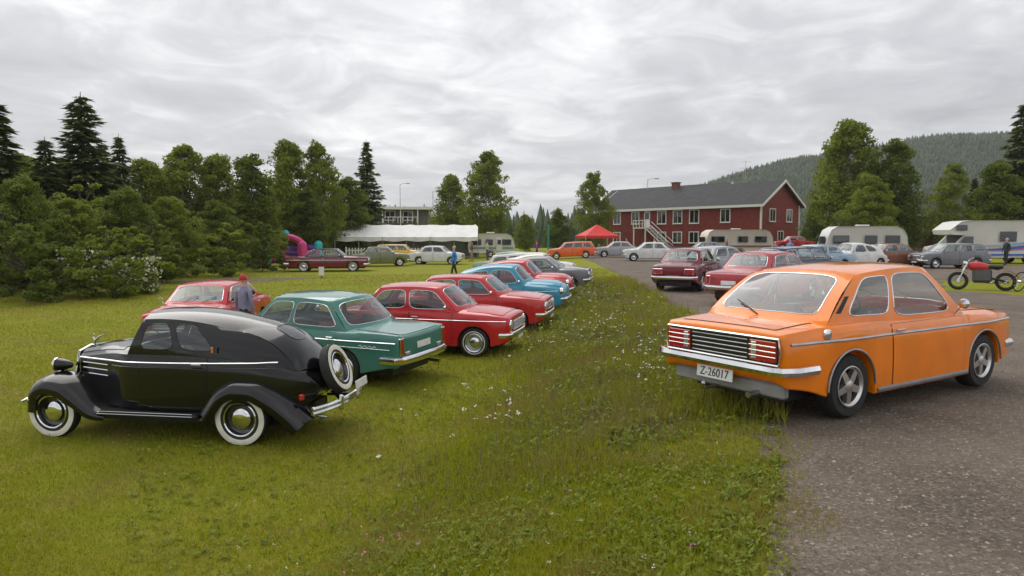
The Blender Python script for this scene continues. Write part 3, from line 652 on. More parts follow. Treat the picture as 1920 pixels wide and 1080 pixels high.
# ------------------------------------------------------------------ trees
bark_birch = mat('bark_birch', (.06, .055, .05), .85, 0, .2, 5, .3, 12, col2=(.5, .49, .46)); bark_dark = mat('bark_dark', (.07, .055, .042), .9, 0, .3, 6, .5, 14)
foliage = {'birch': leaf_mat('leaf_birch', [(.3, (.11, .15, .016)), (.5, (.20, .245, .026)), (.7, (.32, .35, .05))], .8, transl=.45), 'dark': leaf_mat('leaf_dark', [(.3, (.08, .115, .015)), (.5, (.14, .185, .024)), (.7, (.235, .27, .042))], .8, transl=.45),
           'spruce': leaf_mat('needle_spruce', [(.3, (.075, .105, .024)), (.5, (.125, .165, .036)), (.7, (.19, .23, .055))], .9, transl=.3)}
def branchy_tree(seed, H, crown_w, kind, base=.14, n_cl=170, per=135, leaf=.17):
    r_ = random.Random(seed); rr = np.random.RandomState(seed); tr = MB(); cents = []
    lean = (r_.uniform(-.3, .3), r_.uniform(-.3, .3)); P = lambda t_: Vector((lean[0]*t_*t_ + .12*math.sin(t_*7+seed), lean[1]*t_*t_ + .1*math.cos(t_*6+seed*2), H*t_*.97))
    tr.tube([P(i/12) for i in range(13)], [max(.012, .02*H*(1-i/12)**.8*.55) for i in range(13)], 8)
    env = lambda t_: crown_w*(.25 + .75*math.sin(math.pi*min(1, ((t_-base)/(1-base))**.72)))
    for i in range(n_cl):
        t_ = base + (1-base)*(r_.random()**.85); a = r_.uniform(0, 6.283); rad = env(t_)*math.sqrt(r_.random())*r_.choice([1, 1, 1.0, .8, 1.12]); c = P(t_) + Vector((math.cos(a)*rad, math.sin(a)*rad, r_.uniform(-.3, .3))); cents.append((c, r_.uniform(.06, .11)*H*(.55 + .6*(1-t_))))
        if i % 2 == 0: p0 = P(max(.08, t_ - .10 - .12*rad/crown_w)); tr.tube([p0, p0.lerp(c, .55) + Vector((0, 0, .04*H*.3)), c], [.012*H*(1-t_)*.6+.012, .018, .006], 5)
    pts = []
    for c, s in cents:
        m = int(per*(s/(.085*H))**1.4) + 20; g_ = rr.normal(0, 1, (m, 3)); g_ /= np.maximum(np.linalg.norm(g_, axis=1, keepdims=True), .3); g_ *= (rr.uniform(.25, 1, (m, 1))**.6)*s; g_[:, 2] *= .72; pts.append(g_ + np.array(c))
    C = np.concatenate(pts); n = len(C); u = rr.normal(0, 1, (n, 3)); u /= np.linalg.norm(u, axis=1, keepdims=True); v = np.cross(u, rr.normal(0, 1, (n, 3))); v /= np.maximum(np.linalg.norm(v, axis=1, keepdims=True), 1e-3); L = leaf*rr.uniform(.6, 1.4, (n, 1))
    V = np.stack([C - u*L*.6, C + v*L*.36, C + u*L*.6, C - v*L*.36], 1).reshape(-1, 3); return tr, V, np.arange(4*n).reshape(-1, 4), kind
def spruce_tree(seed, H, wid, leaf=.30, whorls=46):
    r_ = random.Random(seed); tr = MB(); tr.tube([(0, 0, 0), (0, 0, H*.5), (0, 0, H)], [.016*H, .009*H, .01], 8); Vs = []
    rr = np.random.RandomState(seed)
    for i in range(whorls):
        t_ = .05 + .94*i/whorls; L = wid*(1-t_)**.85*r_.uniform(.75, 1.15) + .12; nb = 7 + int(5*(1-t_))
        for k in range(nb):
            a = 6.283*k/nb + r_.uniform(-.4, .4) + i; LL = L*r_.uniform(.55, 1.15); z0 = H*t_ + r_.uniform(-.1, .1); m = max(7, int(LL/leaf*11))
            s_ = np.sqrt(rr.uniform(.02, 1, m)); P = np.stack([np.cos(a)*s_*LL, np.sin(a)*s_*LL, z0 - .34*LL*s_ + .18*LL*s_**3], 1); side = rr.uniform(-1, 1, m)*(.30*LL*(1-s_)+.1)
            P[:, 0] += -np.sin(a)*side; P[:, 1] += np.cos(a)*side; P[:, 2] -= np.abs(side)*.35 + rr.uniform(0, .12, m)
            d = np.stack([np.cos(a + side*.9), np.sin(a + side*.9), rr.uniform(-.75, .15, m)], 1); q_ = np.stack([-np.sin(a + side), np.cos(a + side), rr.uniform(-.6, .6, m)], 1); l = leaf*rr.uniform(.6, 1.3, (m, 1))
            Vs.append(np.stack([P - d*l*.4, P + q_*l*.22, P + d*l*.7, P - q_*l*.22], 1).reshape(-1, 3))
    V = np.concatenate(Vs); return tr, V, np.arange(len(V)).reshape(-1, 4), 'spruce'
def tree_proto(spec, bark):
    tr, V, F, kind = spec; tm = tr.mesh('trunk', bark); me = bulk('crown', V, F, foliage[kind], kind=None); cm = me.data; bpy.data.objects.remove(me); return tm, cm
PROTO = {'b1': tree_proto(branchy_tree(1, 10, 2.3, 'birch'), bark_birch), 'b2': tree_proto(branchy_tree(5, 10, 2.7, 'birch', .10), bark_birch), 'b3': tree_proto(branchy_tree(9, 10, 2.0, 'dark', .06), bark_dark), 'd1': tree_proto(branchy_tree(12, 10, 3.2, 'dark', .05, 200), bark_dark), 'd2': tree_proto(branchy_tree(21, 10, 3.6, 'birch', .04, 200), bark_dark),
         's1': tree_proto(spruce_tree(2, 10, 2.0), bark_dark), 's2': tree_proto(spruce_tree(8, 10, 1.55), bark_dark)}
def tree(nm, proto, px, Y, top, label, wid=1.0, group=None, rz=None):
    """a tree whose tip stands at pixel (px, top) of the 1920-wide photograph when it grows Y metres away"""
    s = 1280/Y; X = (px-960)/s; H = 1.8 + (445-top)/s - gz(X, Y); k = H/10; r_ = empty(nm, (X, Y, gz(X, Y)-.05), rnd.uniform(0, 6.28) if rz is None else rz, label, 'tree', group)
    for n_, me in zip(('trunk', 'crown'), PROTO[proto]): child(n_, me, r_, scale=(k*wid, k*wid, k))
    return r_
T = [('spruce_tree', 's1', 165, 41, 176, 'tallest pointed spruce rising above the left wood', 1.6), ('spruce_tree', 's2', 4, 33, 188, 'dark spruce cut by the left edge of the picture', 1.9), ('spruce_tree', 's1', 232, 44, 252, 'shorter spruce just right of the tallest one', 1.2), ('spruce_tree', 's2', 95, 38, 258, 'spruce between the left edge and the tallest spruce', 1.6),
 ('birch_tree', 'b1', 48, 39, 290, 'birch between the two leftmost spruces', 1.3), ('birch_tree', 'b2', 130, 43, 305, 'birch standing just left of the tallest spruce', 1.2), ('spruce_tree', 's1', 200, 47, 268, 'spruce tucked against the right side of the tallest one', 1.5), ('birch_tree', 'b1', 278, 47, 300, 'birch filling the gap right of the left spruces', 1.2), ('birch_tree', 'b2', 312, 53, 318, 'lower birch before the round-topped birch', 1.1),
 ('birch_tree', 'b2', 350, 50, 276, 'round-topped birch right of the left spruces', 1.15), ('birch_tree', 'b1', 415, 52, 290, 'birch second to the right of the left spruces', 1.1), ('birch_tree', 'b3', 472, 50, 288, 'slim dark birch in the left wood', 1.2), ('birch_tree', 'b1', 545, 60, 266, 'tall birch of a pair left of the marquee', 1.0), ('birch_tree', 'b2', 600, 62, 272, 'right birch of a pair left of the marquee', .85), ('spruce_tree', 's1', 690, 72, 262, 'single tall spruce standing behind the marquee', 1.1), ('birch_tree', 'b3', 655, 66, 330, 'bushy small tree at the foot of the single spruce', 1.3),
 ('broadleaf_tree', 'd1', 40, 28, 330, 'dense dark broadleaf tree at the far left', 1.1), ('broadleaf_tree', 'd2', 140, 31, 372, 'low broad green tree in front of the tallest spruce', 1.25), ('broadleaf_tree', 'd1', 235, 34, 352, 'dark broadleaf tree in the middle of the left wood', 1.2), ('broadleaf_tree', 'd2', 320, 38, 368, 'yellow-green broadleaf tree before the birches', 1.2), ('broadleaf_tree', 'd1', 410, 44, 376, 'dark bushy tree by the wood edge', 1.2), ('broadleaf_tree', 'd2', 490, 50, 378, 'bushy tree beside the bouncy castle', 1.1), ('broadleaf_tree', 'b3', 575, 58, 350, 'narrow dark tree before the pair of birches', 1.3),
 ('birch_tree', 'b2', 915, 80, 288, 'large birch left of the lane middle', 1.0), ('birch_tree', 'b1', 850, 84, 328, 'smaller birch left of the large middle birch', 1.0), ('birch_tree', 'b2', 1112, 88, 326, 'rounded birch growing before the red house end', .95), ('broadleaf_tree', 'd1', 1045, 92, 392, 'low dark tree between the two middle birches', 1.0), ('broadleaf_tree', 'd2', 985, 96, 402, 'low pale green tree right of the large middle birch', .9),
 ('birch_tree', 'b1', 1590, 72, 228, 'tall twin-topped birch right of the red house', 1.15), ('birch_tree', 'b3', 1672, 70, 262, 'dark birch beside the twin-topped birch', 1.1), ('birch_tree', 'b2', 1625, 62, 330, 'bushy birch filling the foot of the twin-topped one', 1.2), ('birch_tree', 'b2', 1780, 78, 310, 'small pale birch above the motorhome', .95), ('spruce_tree', 's1', 1905, 62, 192, 'tall dark spruce at the right edge', 1.3), ('birch_tree', 'b3', 1862, 60, 300, 'dark tree left of the right-edge spruce', 1.2), ('broadleaf_tree', 'd1', 1525, 78, 380, 'low tree at the right corner of the red house', .9), ('spruce_tree', 's2', 1820, 66, 330, 'narrow spruce between the pale birch and the right-edge spruce', 1.2)]
for a in T: tree(*a[:6], wid=a[6], group={'s': 'spruces around the field', 'b': 'birches around the field'}.get(a[0][0], 'trees around the field') if not a[0].startswith('broad') else 'broadleaf trees around the field')
# bushes at the wood edge
def bush_proto(seed, kind):
    tr, V, F, k = branchy_tree(seed, 2.6, 1.3, kind, .02, 50, 110, .09); return tr, V, F, k
BP = [tree_proto(bush_proto(31, 'dark'), bark_dark), tree_proto(bush_proto(33, 'birch'), bark_dark)]
for i, (X, Y, s, lab) in enumerate([(-17.5, 24.5, 1.3, 'dark bush at the left edge of the lawn'), (-15.2, 25.6, 1.0, 'low bush second from the left edge of the lawn'), (-18.5, 27.5, 1.25, 'broad bush behind the white blossoming shrubs'), (-15.9, 29.0, 1.0, 'green bush right of the blossoming shrubs'), (-17.4, 33.5, 1.2, 'bush where the gravel path meets the wood'), (-16.2, 38, 1.1, 'bush under the birches'), (-15.6, 43, 1.2, 'round bush beyond the gravel path'), (-18.8, 47, 1.5, 'large bush left of the bouncy castle'), (-20.8, 30, 1.6, 'tall bush deep in the left wood'), (-22, 35, 1.8, 'tallest bush in the shade of the spruces')]):
    r_ = empty('bush', (X, Y, gz(X, Y)-.05), i*1.3, lab, 'bush', 'bushes along the wood edge')
    for n_, me in zip(('stems', 'foliage'), BP[i % 2]): child(n_, me, r_, scale=(s*1.25, s*1.25, s))
for i, (X, Y, s, lab) in enumerate([(-16.6, 26.6, .75, 'white blossoming shrub at the left edge of the lawn'), (-15.0, 27.4, .62, 'smaller white blossoming shrub beside the larger one')]):
    r_ = empty('flowering_shrub', (X, Y, gz(X, Y)-.05), i, lab, 'shrub', 'white blossoming shrubs')
    for n_, me in zip(('stems', 'foliage'), BP[1]): child(n_, me, r_, scale=(s*1.3, s*1.3, s))
    m_ = 420; a = rs.uniform(0, 6.28, m_); rr_ = 1.35*np.sqrt(rs.uniform(.3, 1, m_))*s; zz = rs.uniform(.35, 2.5, m_)*s; C = np.stack([np.cos(a)*rr_, np.sin(a)*rr_, zz], 1); u = rs.normal(0, 1, (m_, 3)); u /= np.linalg.norm(u, axis=1, keepdims=True); v = np.cross(u, rs.normal(0, 1, (m_, 3))); v /= np.linalg.norm(v, axis=1, keepdims=True)
    V = np.stack([C-u*.055, C+v*.055, C+u*.055, C-v*.055], 1).reshape(-1, 3); o = bulk('blossom', V, np.arange(4*m_).reshape(-1, 4), mat('blossom_cream', (.6, .58, .44), .7), parent=r_)
# ------------------------------------------------------------------ far forest and hill
hill_m = leaf_mat('hill_forest_floor', [(.3, (.012, .022, .012)), (.6, (.03, .05, .02)), (.75, (.05, .075, .03))], .03, transl=0)
HP = Curve([(900, 0), (1100, 8), (1250, 36), (1310, 58), (1400, 74), (1500, 88), (1620, 98), (1750, 110), (1850, 116), (1960, 122), (2300, 140), (2900, 120)])     # ridge height in metres (for a ridge 760 m off) against picture column
def hillz(X, Y):
    px = 960 + 1280*X/max(Y, 1); tt = (Y-330)/430; hgt = HP(px)*(Y/760) if Y < 760 else HP(px)
    return -2 + hgt*sstep(0, 1, tt)*(1 if Y < 760 else max(0, 1-(Y-760)/900)) + 5*mnoise.noise((X*.01, Y*.01, 0))*sstep(0, .6, tt)
q = MB(); Xs = [-350 + 36*i for i in range(62)]; Ys = [330 + 36*i for i in range(24)]
q.add([(X, Y, hillz(X, Y)) for Y in Ys for X in Xs], [(j*62+i, j*62+i+1, (j+1)*62+i+1, (j+1)*62+i) for j in range(23) for i in range(61)]); o = q.build('hill', hill_m, ang=0); o['kind'] = 'structure'
def cones(pts, nm, m, lab):
    n = len(pts); P = np.array([p[:3] for p in pts]); H = np.array([p[3] for p in pts]); W = H*rs.uniform(.17, .30, n); Vs = []; K = 6
    V = np.zeros((n, 2*K+1, 3)); 
    for j_, (fr_, wf) in enumerate(((.05, 1.0), (.5, .55))):
        for k_ in range(K):
            a = 6.283*k_/K + rs.uniform(0, 1, n); w_ = W*wf*rs.uniform(.6, 1.3, n); V[:, j_*K+k_, 0] = P[:, 0]+np.cos(a)*w_; V[:, j_*K+k_, 1] = P[:, 1]+np.sin(a)*w_; V[:, j_*K+k_, 2] = P[:, 2]+H*(fr_ + rs.uniform(-.08, .08, n))
    V[:, 2*K, 0] = P[:, 0]; V[:, 2*K, 1] = P[:, 1]; V[:, 2*K, 2] = P[:, 2]+H
    F = [(k_, (k_+1) % K, K+(k_+1) % K) for k_ in range(K)] + [(k_, K+(k_+1) % K, K+k_) for k_ in range(K)] + [(K+k_, K+(k_+1) % K, 2*K) for k_ in range(K)]
    F = (np.array(F)[None] + (2*K+1)*np.arange(n)[:, None, None]).reshape(-1, 3); return bulk(nm, V.reshape(-1, 3), F, m, label=lab, cat='forest')
far_m = leaf_mat('far_forest', [(.3, (.022, .040, .016)), (.5, (.042, .068, .022)), (.72, (.085, .115, .032))], .06, transl=0)
pts = []
while len(pts) < 26000:
    X = rnd.uniform(-120, 1500); Y = rnd.uniform(345, 900)
    if 1150 < 960 + 1280*X/Y < 2150 and hillz(X, Y) > 0: pts.append((X, Y, hillz(X, Y)-1, rnd.choice([rnd.uniform(3.5, 6), rnd.uniform(4, 8)])))
cones(pts, 'hill_forest', far_m, 'dark conifer forest covering the hill behind the houses')
pts = []
for i in range(900):
    Y = rnd.uniform(120, 200); px = rnd.uniform(-150, 1290); pts.append(((px-960)*Y/1280, Y, -.5, rnd.uniform(5, 9) if px > 700 else rnd.uniform(8, 13)))
cones(pts, 'far_treeline', far_m, 'low line of distant trees closing the field')
# ------------------------------------------------------------------ the vintage black car
def sweep_shell(path, y0, y1, drop, n=10, sgn=1, wtap=None, skirt=.07):
    """mudguard: rounded shell swept along a side path [(x, z)...]"""
    q = MB(); N = len(path); rows = []
    for i, (x, z) in enumerate(path):
        a = path[max(0, i-1)]; b = path[min(N-1, i+1)]; t = Vector((b[0]-a[0], 0, b[1]-a[1])).normalized(); nn = Vector((t.z, 0, -t.x))
        tp = wtap(i/(N-1)) if wtap else 1.0; row = []
        for k in range(n+1):
            ph = lerp(-math.pi/2*.35, math.pi/2, k/n); yy = lerp(y0, y1, (math.sin(ph)+.52)/1.52)
            row.append(Vector((x, sgn*yy, z)) - nn*drop*(1-math.cos(ph))*tp)
        row.append(row[-1] - nn*skirt*tp - Vector((0, sgn*0.012, 0)))
        rows.append(row)
    m = n + 2
    q.add([p for r_ in rows for p in r_], [(i*m+j, (i+1)*m+j, (i+1)*m+j+1, i*m+j+1) for i in range(N-1) for j in range(m-1)])
    return q
def spline(pts, n):
    cx = Curve([(i, p[0]) for i, p in enumerate(pts)]); cz = Curve([(i, p[1]) for i, p in enumerate(pts)])
    return [(cx(t), cz(t)) for t in [(len(pts)-1)*k/n for k in range(n+1)]]
BLK = paint('black', (0.004, 0.004, 0.0045), 0.2, 0.8)
def vintage():
    S = dict(paint=BLK, xr=-1.31, xf=1.31, L0=-2.20, L1=1.28, r=0.345, arch=0.01, er=0.22, efr=0.10, wy=0.66, wd=0.14, rimr=0.215, wheel='whitewall',
        w=[(-2.20, .46), (-1.85, .58), (-1.4, .655), (-.4, .70), (.25, .665), (.6, .54), (1.28, .31)],
        sill=[(-2.20, .5), (-1.7, .4), (1.28, .42)], zs=[(-2.20, .82), (-1.9, .95), (-1.4, 1.06), (-.4, 1.11), (.3, 1.11), (1.28, 1.0)],
        zt=[(-2.20, .86), (-1.8, 1.04), (-1.4, 1.12), (.3, 1.19), (.7, 1.19), (1.28, 1.10)], gh=(.27, .06, -1.12, -1.98), yr=(.555, .47), zr=(1.55, 1.42), archz=.055, crown=.085, bow=(.07, .14), rb=.13, kb=.93,
        swin=[(.07, .305, .17, .86), (.35, .57, .17, .86)], sn=4.5, rwin=(.30, .70, .42, .74), rn=3.5, wwin=(.08, .92, .16, .9), trim_mat=BLK,
        doors=[(-.86, .10)], hood=(.42, 1.2), boot=(0, 0), seat=mat('seat_grey_cloth', (.22, .2, .17), .8), seath=.1, seatdx=.38, seaty=.27, seatw=.21, rearw=.6, flat=.8, hdrop=.09,
        strips=[(-1.75, 1.2, 1.035, .995, .022, CHROME), (-1.78, .55, .975, .95, .014, BLK)])
    root = car('vintage_car', S, 'black 1930s saloon with whitewall tyres, running boards and rear spare wheel', 'car')
    for sg in (1, -1):
        front = spline([(1.72, .36), (1.70, .56), (1.58, .75), (1.36, .825), (1.10, .78), (.88, .63), (.66, .45), (.48, .40)], 36)
        sweep_shell(front, .26, .80, .17, 14, sg, lambda t_: .55 + .45*min(1, 3*(1-t_))).build('front_mudguard', BLK, root)
        rear = spline([(-.72, .40), (-.82, .54), (-.99, .74), (-1.24, .84), (-1.48, .83), (-1.76, .71), (-2.02, .53), (-2.20, .36)], 36)
        sweep_shell(rear, .42, .80, .17, 14, sg).build('rear_mudguard', BLK, root)
        q = MB(); q.box((-.78, sg*.63-.19, .355), (.62, sg*.63+.19, .395), .012); rbd = q.build('running_board', BLACKP, root)
        for k in range(2):
            q = MB(); q.box((-.74, sg*(.80 - .0*k)-.008, .402 - .03*k), (.58, sg*(.80)+.03 + .002*k, .412 - .03*k), .004); q.build('chrome_strip', CHROME, rbd)
        M = Matrix.Translation((1.46, sg*.40, .90)) @ Matrix.Rotation(R(90), 4, 'Y')
        q = MB(); q.lathe([(.001, -.22), (.04, -.19), (.07, -.10), (.088, 0), (.092, .02)], 24, M); hl = q.build('headlight', BLK, root)
        q = MB(); q.lathe([(.086, .02), (.07, .04), (.001, .055)], 24, M); q.build('lens', CLEARL, hl)
        q = MB(); q.lathe([(.094, .0), (.097, .02), (.088, .035)], 24, M); q.build('lamp_rim', CHROME, hl)
        q = MB(); q.tube([(1.41, sg*.40, .84), (1.38, sg*.44, .74)], .02); q.build('lamp_bracket', BLK, hl)
        q = MB(); q.box((-2.10, sg*.60-.03, .58), (-2.04, sg*.60+.03, .66), .015); q.build('tail_light', REDL, root)
        q = MB(); q.box((-.97, sg*.70-.012, 1.16), (-.945, sg*.70+.012, 1.24), .006); q.build('semaphore', ORANGEL, root)
    # radiator shell and grille
    q = MB(); q.grid(lambda a, c: Vector((1.30 + .05*math.sin(math.pi*c)*(1-abs(2*a-1)), (2*a-1)*.27*(.75+.25*math.sin(math.pi*min(1, c*.75+.12))), lerp(.48, 1.06, c))), 14, 12); g = q.build('grille', DARK, root)
    for i in range(11):
        y = -.22 + .044*i; q = MB(); q.tube([(1.335 + .03*(1-abs(y)/.27), y*.9, .52), (1.345 + .04*(1-abs(y)/.27), y, .8), (1.325 + .03*(1-abs(y)/.27), y*.85, 1.02)], .007); q.build('grille_bar', CHROME, g)
    q = MB(); q.tube([(1.31, -.22, .46), (1.32, -.27, .8), (1.31, -.20, 1.05), (1.31, 0, 1.10), (1.31, .20, 1.05), (1.32, .27, .8), (1.31, .22, .46)], .02); q.build('radiator_shell', CHROME, root)
    q = MB(); q.tube([(1.24, 0, 1.10), (1.24, 0, 1.17), (1.16, 0, 1.23), (1.10, 0, 1.25)], [.018, .014, .012, .004]); q.tube([(1.24, 0, 1.16), (1.27, 0, 1.22), (1.25, 0, 1.26)], [.012, .01, .006]); q.build('bonnet_mascot', CHROME, root)
    q = MB(); q.tube([(1.26, 0, 1.112), (.7, 0, 1.20), (.32, 0, 1.20)], .009); q.build('bonnet_hinge', CHROME, root)
    for sg in (1, -1):
        for i in range(3):
            q = MB(); z = .80 + .07*i; q.tube([(.62, sg*(S['side_y'](.62, z)+.006), z), (1.12, sg*(S['side_y'](1.12, z)+.006), z)], .009); q.build('bonnet_louvre', CHROME, root)
    # spare wheel on the sloping tail
    ms = wheel_meshes(.325, .14, 'whitewall', .205)
    sp = child('spare_wheel', ms['tyre'], root, (-2.27, 0, .87), (0, 0, 0))
    sp.rotation_euler = (Matrix.Rotation(R(90), 3, 'Z') @ Matrix.Rotation(R(20), 3, 'X')).to_euler()
    for k, m in ms.items():
        if k != 'tyre': child(k, m, sp)
    # bumpers
    for end, xb in ((1, 1.84), (-1, -2.46)):
        for dz_ in (0, .055) if end < 0 else (0,):
            pts = [(xb - end*.16*abs(a)**2.4, a*.80, .47 + dz_) for a in [-1 + 2*i/20 for i in range(21)]]
            q = MB(); q.tube(pts, .026, 8); q.build('front_bumper' if end > 0 else 'rear_bumper', CHROME, root)
        for sg in (1, -1):
            q = MB(); q.tube([(xb - end*.02, sg*.3, .47), (xb - end*.45, sg*.3, .45)], .02); q.build('bumper_bracket', BLACKP, root)
            q = MB(); q.box((xb-.035, sg*.3-.022, .40), (xb+.035, sg*.3+.022, .60), .02); q.build('overrider', CHROME, root)
    q = MB(); q.box((-.006, -.2, -.055), (.006, .2, .055), .004); pl = q.build('number_plate', PLATEW, root); pl.location = (-2.50, -.30, .63); pl.rotation_euler = (0, R(-8), math.pi)
    q = MB(); q.tube([(-2.0, .35, .34), (-2.3, .36, .32)], .022, 8); q.build('exhaust_pipe', STEEL, root)
    q = MB(); q.box((-1.75, -.4, .32), (1.2, .4, .46)); q.box((-1.35, -.6, .31), (-1.27, .6, .38)); q.box((1.27, -.6, .31), (1.35, .6, .38)); q.build('chassis', BLACKP, root)
    return root
va = vintage(); place(va, -4.56, 9.22, 171.5, wb=2.6)

# ------------------------------------------------------------------ the orange coupe
ORG = paint('orange', (0.86, 0.215, 0.002), 0.22)
def coupe():
    S = dict(paint=ORG, xr=-1.29, xf=1.29, L0=-2.22, L1=2.12, r=.322, arch=.375, er=.05, efr=.10, wheel='alloy', wd=.205, rimr=.20,
        w=[(-2.22, .79), (-1.8, .82), (-1.2, .845), (0, .845), (1.2, .83), (1.8, .79), (2.12, .73)],
        sill=[(-2.22, .40), (-1.9, .34), (-1.6, .25), (-1, .205), (1, .205), (1.6, .25), (2.12, .36)],
        zs=[(-2.22, .90), (-1.7, .935), (-1.1, .945), (-.3, .915), (.8, .90), (1.5, .88), (2.12, .83)],
        zt=[(-2.22, .915), (-1.7, .965), (-1.1, .98), (.85, .97), (1.5, .95), (2.12, .87)],
        gh=(.90, .30, -.95, -1.60), yr=(.615, .62), zr=(1.44, 1.40), archz=.03, crown=.045, bow=(.13, .06), rb=.04, kb=.91,
        swin=[(.085, .56, .09, .90), (.605, .90, .12, .88)], sn=6, rwin=(.085, .915, .10, .88), rn=8, trim_mat=CHROME,
        doors=[(-.62, .78)], hood=(1.05, 2.0), boot=(-2.13, -1.64), flat=.95, hdrop=.075, interior=mat('interior_black', (.015, .015, .015), .8),
        strips=[(-2.16, 2.02, .80, .775, .028, mat('silver_stripe', (.50, .50, .50), .3, .6)), (-.88, .88, .245, .245, .05, mat('grey_sill', (.22, .22, .225), .5))],
        bumpers=[(1, .47, .11, .05, .25)], heads=[(2.11, .55, .68, .085), (2.11, .34, .68, .085)], grille=(2.13, .24, .56, .78, 6, False, CHROME), mirror=(.70, .93), archlip=mat('grey_arch', (.35, .35, .35), .3, .8))
    root = car('coupe_car', S, 'orange 1970s fastback coupe with five-spoke alloys and black tail panel', 'car')
    # recessed-looking black tail panel with chrome frame, lamps, bars
    q = MB(); q.box((-2.235, -.70, .60), (-2.20, .70, .845), .02); pn = q.build('tail_panel', mat('tail_panel_black', (.012, .013, .013), .35, 0, .2), root)
    q = MB(); q.tube([(-2.238, -.715, .60), (-2.238, .715, .60), (-2.238, .735, .72), (-2.238, .715, .85), (-2.238, -.715, .85), (-2.238, -.735, .72)], .014, 6, True); q.build('panel_frame', CHROME, pn)
    for i in range(5):
        z = .635 + .044*i; q = MB(); q.box((-2.246, -.36, z-.006), (-2.234, .36, z+.006), .003); q.build('panel_bar', STEEL, pn)
    for sg in (1, -1):
        q = MB(); q.box((-2.252, sg*.54-.155, .625), (-2.234, sg*.54+.155, .825), .014); tl = q.build('tail_light', REDL, root)
        for z in (.675, .725, .775):
            q = MB(); q.box((-2.259, sg*.54-.155, z-.005), (-2.248, sg*.54+.155, z+.005), .003); q.build('lamp_rib', CHROME, tl)
        q = MB(); q.box((-2.256, sg*.44-.035, .64), (-2.24, sg*.44+.035, .81), .01); q.build('reversing_lens', CLEARL, tl)
    q = MB()
    pth = [Vector((-1.86, -.855, .555)), Vector((-2.14, -.845, .555)), Vector((-2.265, -.78, .555))] + [Vector((-2.295, a*.7, .555)) for a in (-1, -.5, 0, .5, 1)] + [Vector((-2.265, .78, .555)), Vector((-2.14, .845, .555)), Vector((-1.86, .855, .555))]
    vs = []; fs = []; k = 6
    for i, p in enumerate(pth):
        t_ = (pth[min(len(pth)-1, i+1)] - pth[max(0, i-1)]).normalized(); nn = Vector((-t_.y, t_.x, 0)); nn = nn if nn.dot(Vector((p.x+1.5, p.y, 0))) > 0 else -nn
        vs += [p + nn*d + Vector((0, 0, h)) for d, h in ((-.01, -.045), (.02, -.04), (.035, 0), (.02, .04), (-.01, .045), (-.02, 0))]
    for i in range(len(pth)-1):
        for j in range(k): fs.append((i*k+j, i*k+(j+1) % k, (i+1)*k+(j+1) % k, (i+1)*k+j))
    q.add(vs, fs + [tuple(range(k)), tuple((len(pth)-1)*k+j for j in range(k))]); q.build('rear_bumper', CHROME, root, recalc=True)
    q = MB(); q.box((-.006, -.235, -.06), (.006, .235, .06), .004); pl = q.build('number_plate', PLATEW, root); pl.location = (-2.275, .02, .43); pl.rotation_euler = (0, R(-6), math.pi)
    child('plate_lettering', text_mesh('Z-26017', .085, PLATEB, .002, .92), pl, (.0075, 0, 0), (R(90), 0, R(90)))
    q = MB(); q.tube([(-2.0, .1, .28), (-2.34, .1, .27), (-2.34, .1, .30)], .018, 8); q.lathe([(.001, -.028), (.02, -.02), (.028, 0), (.02, .02), (.001, .028)], 14, Matrix.Translation((-2.34, .1, .32))); q.build('tow_ball', STEEL, root)
    q = MB(); q.tube([(-1.9, -.42, .30), (-2.30, -.42, .29)], .03, 10); q.build('exhaust_pipe', STEEL, root)
    q = MB(); q.box((-2.15, -.70, .27), (-2.05, .70, .41), .02); q.build('lower_valance', mat('grey_valance', (.30, .30, .31), .45), root)
    # louvred slats on the rear quarter, fuel cap, wiper on the boot, flowers hanging inside
    for sg in (1, -1):
        M = Matrix.Translation((-1.66, sg*(S['side_y'](-1.66, .86)), .86)) @ Matrix.Rotation(R(-90*sg), 4, 'X'); q = MB(); q.lathe([(.055, -.01), (.055, .012), (.04, .018), (.001, .02)], 20, M); q.build('fuel_cap' if sg < 0 else 'badge', CHROME, root)
        q = MB()
        for i in range(4): x = -1.30 + .03*i; q.tube([S['Fside'](sg)(.955 + .008*i, .2) + Vector((0, sg*.004, 0)), S['Fside'](sg)(.955 + .008*i, .5) + Vector((0, sg*.004, 0))], .006)
        q.build('quarter_vent', BLACKP, root)
    q = MB(); q.tube([S['Fend'](False)(.5, .02) + Vector((-.02, 0, .012)), S['Fend'](False)(.75, .22) + Vector((-.03, 0, .02))], .007); q.build('rear_wiper', BLACKP, root)
    fm = [mat('garland_pink', (.7, .08, .2), .7), mat('garland_yellow', (.8, .55, .05), .7)]
    for i in range(7):
        q = MB(); p = Vector((-1.05 + .19*i, -.50, .985 + .03*math.sin(i*2.1)))
        for a in range(5): q.add([p, p + Vector((.05*math.cos(a*1.256), .012, .05*math.sin(a*1.256))), p + Vector((.05*math.cos(a*1.256+.9), -.008, .05*math.sin(a*1.256+.9)))], [(0, 1, 2)])
        q.build('garland_flower', fm[i % 2], root)
    return root
cp = coupe(); COUPE = cp

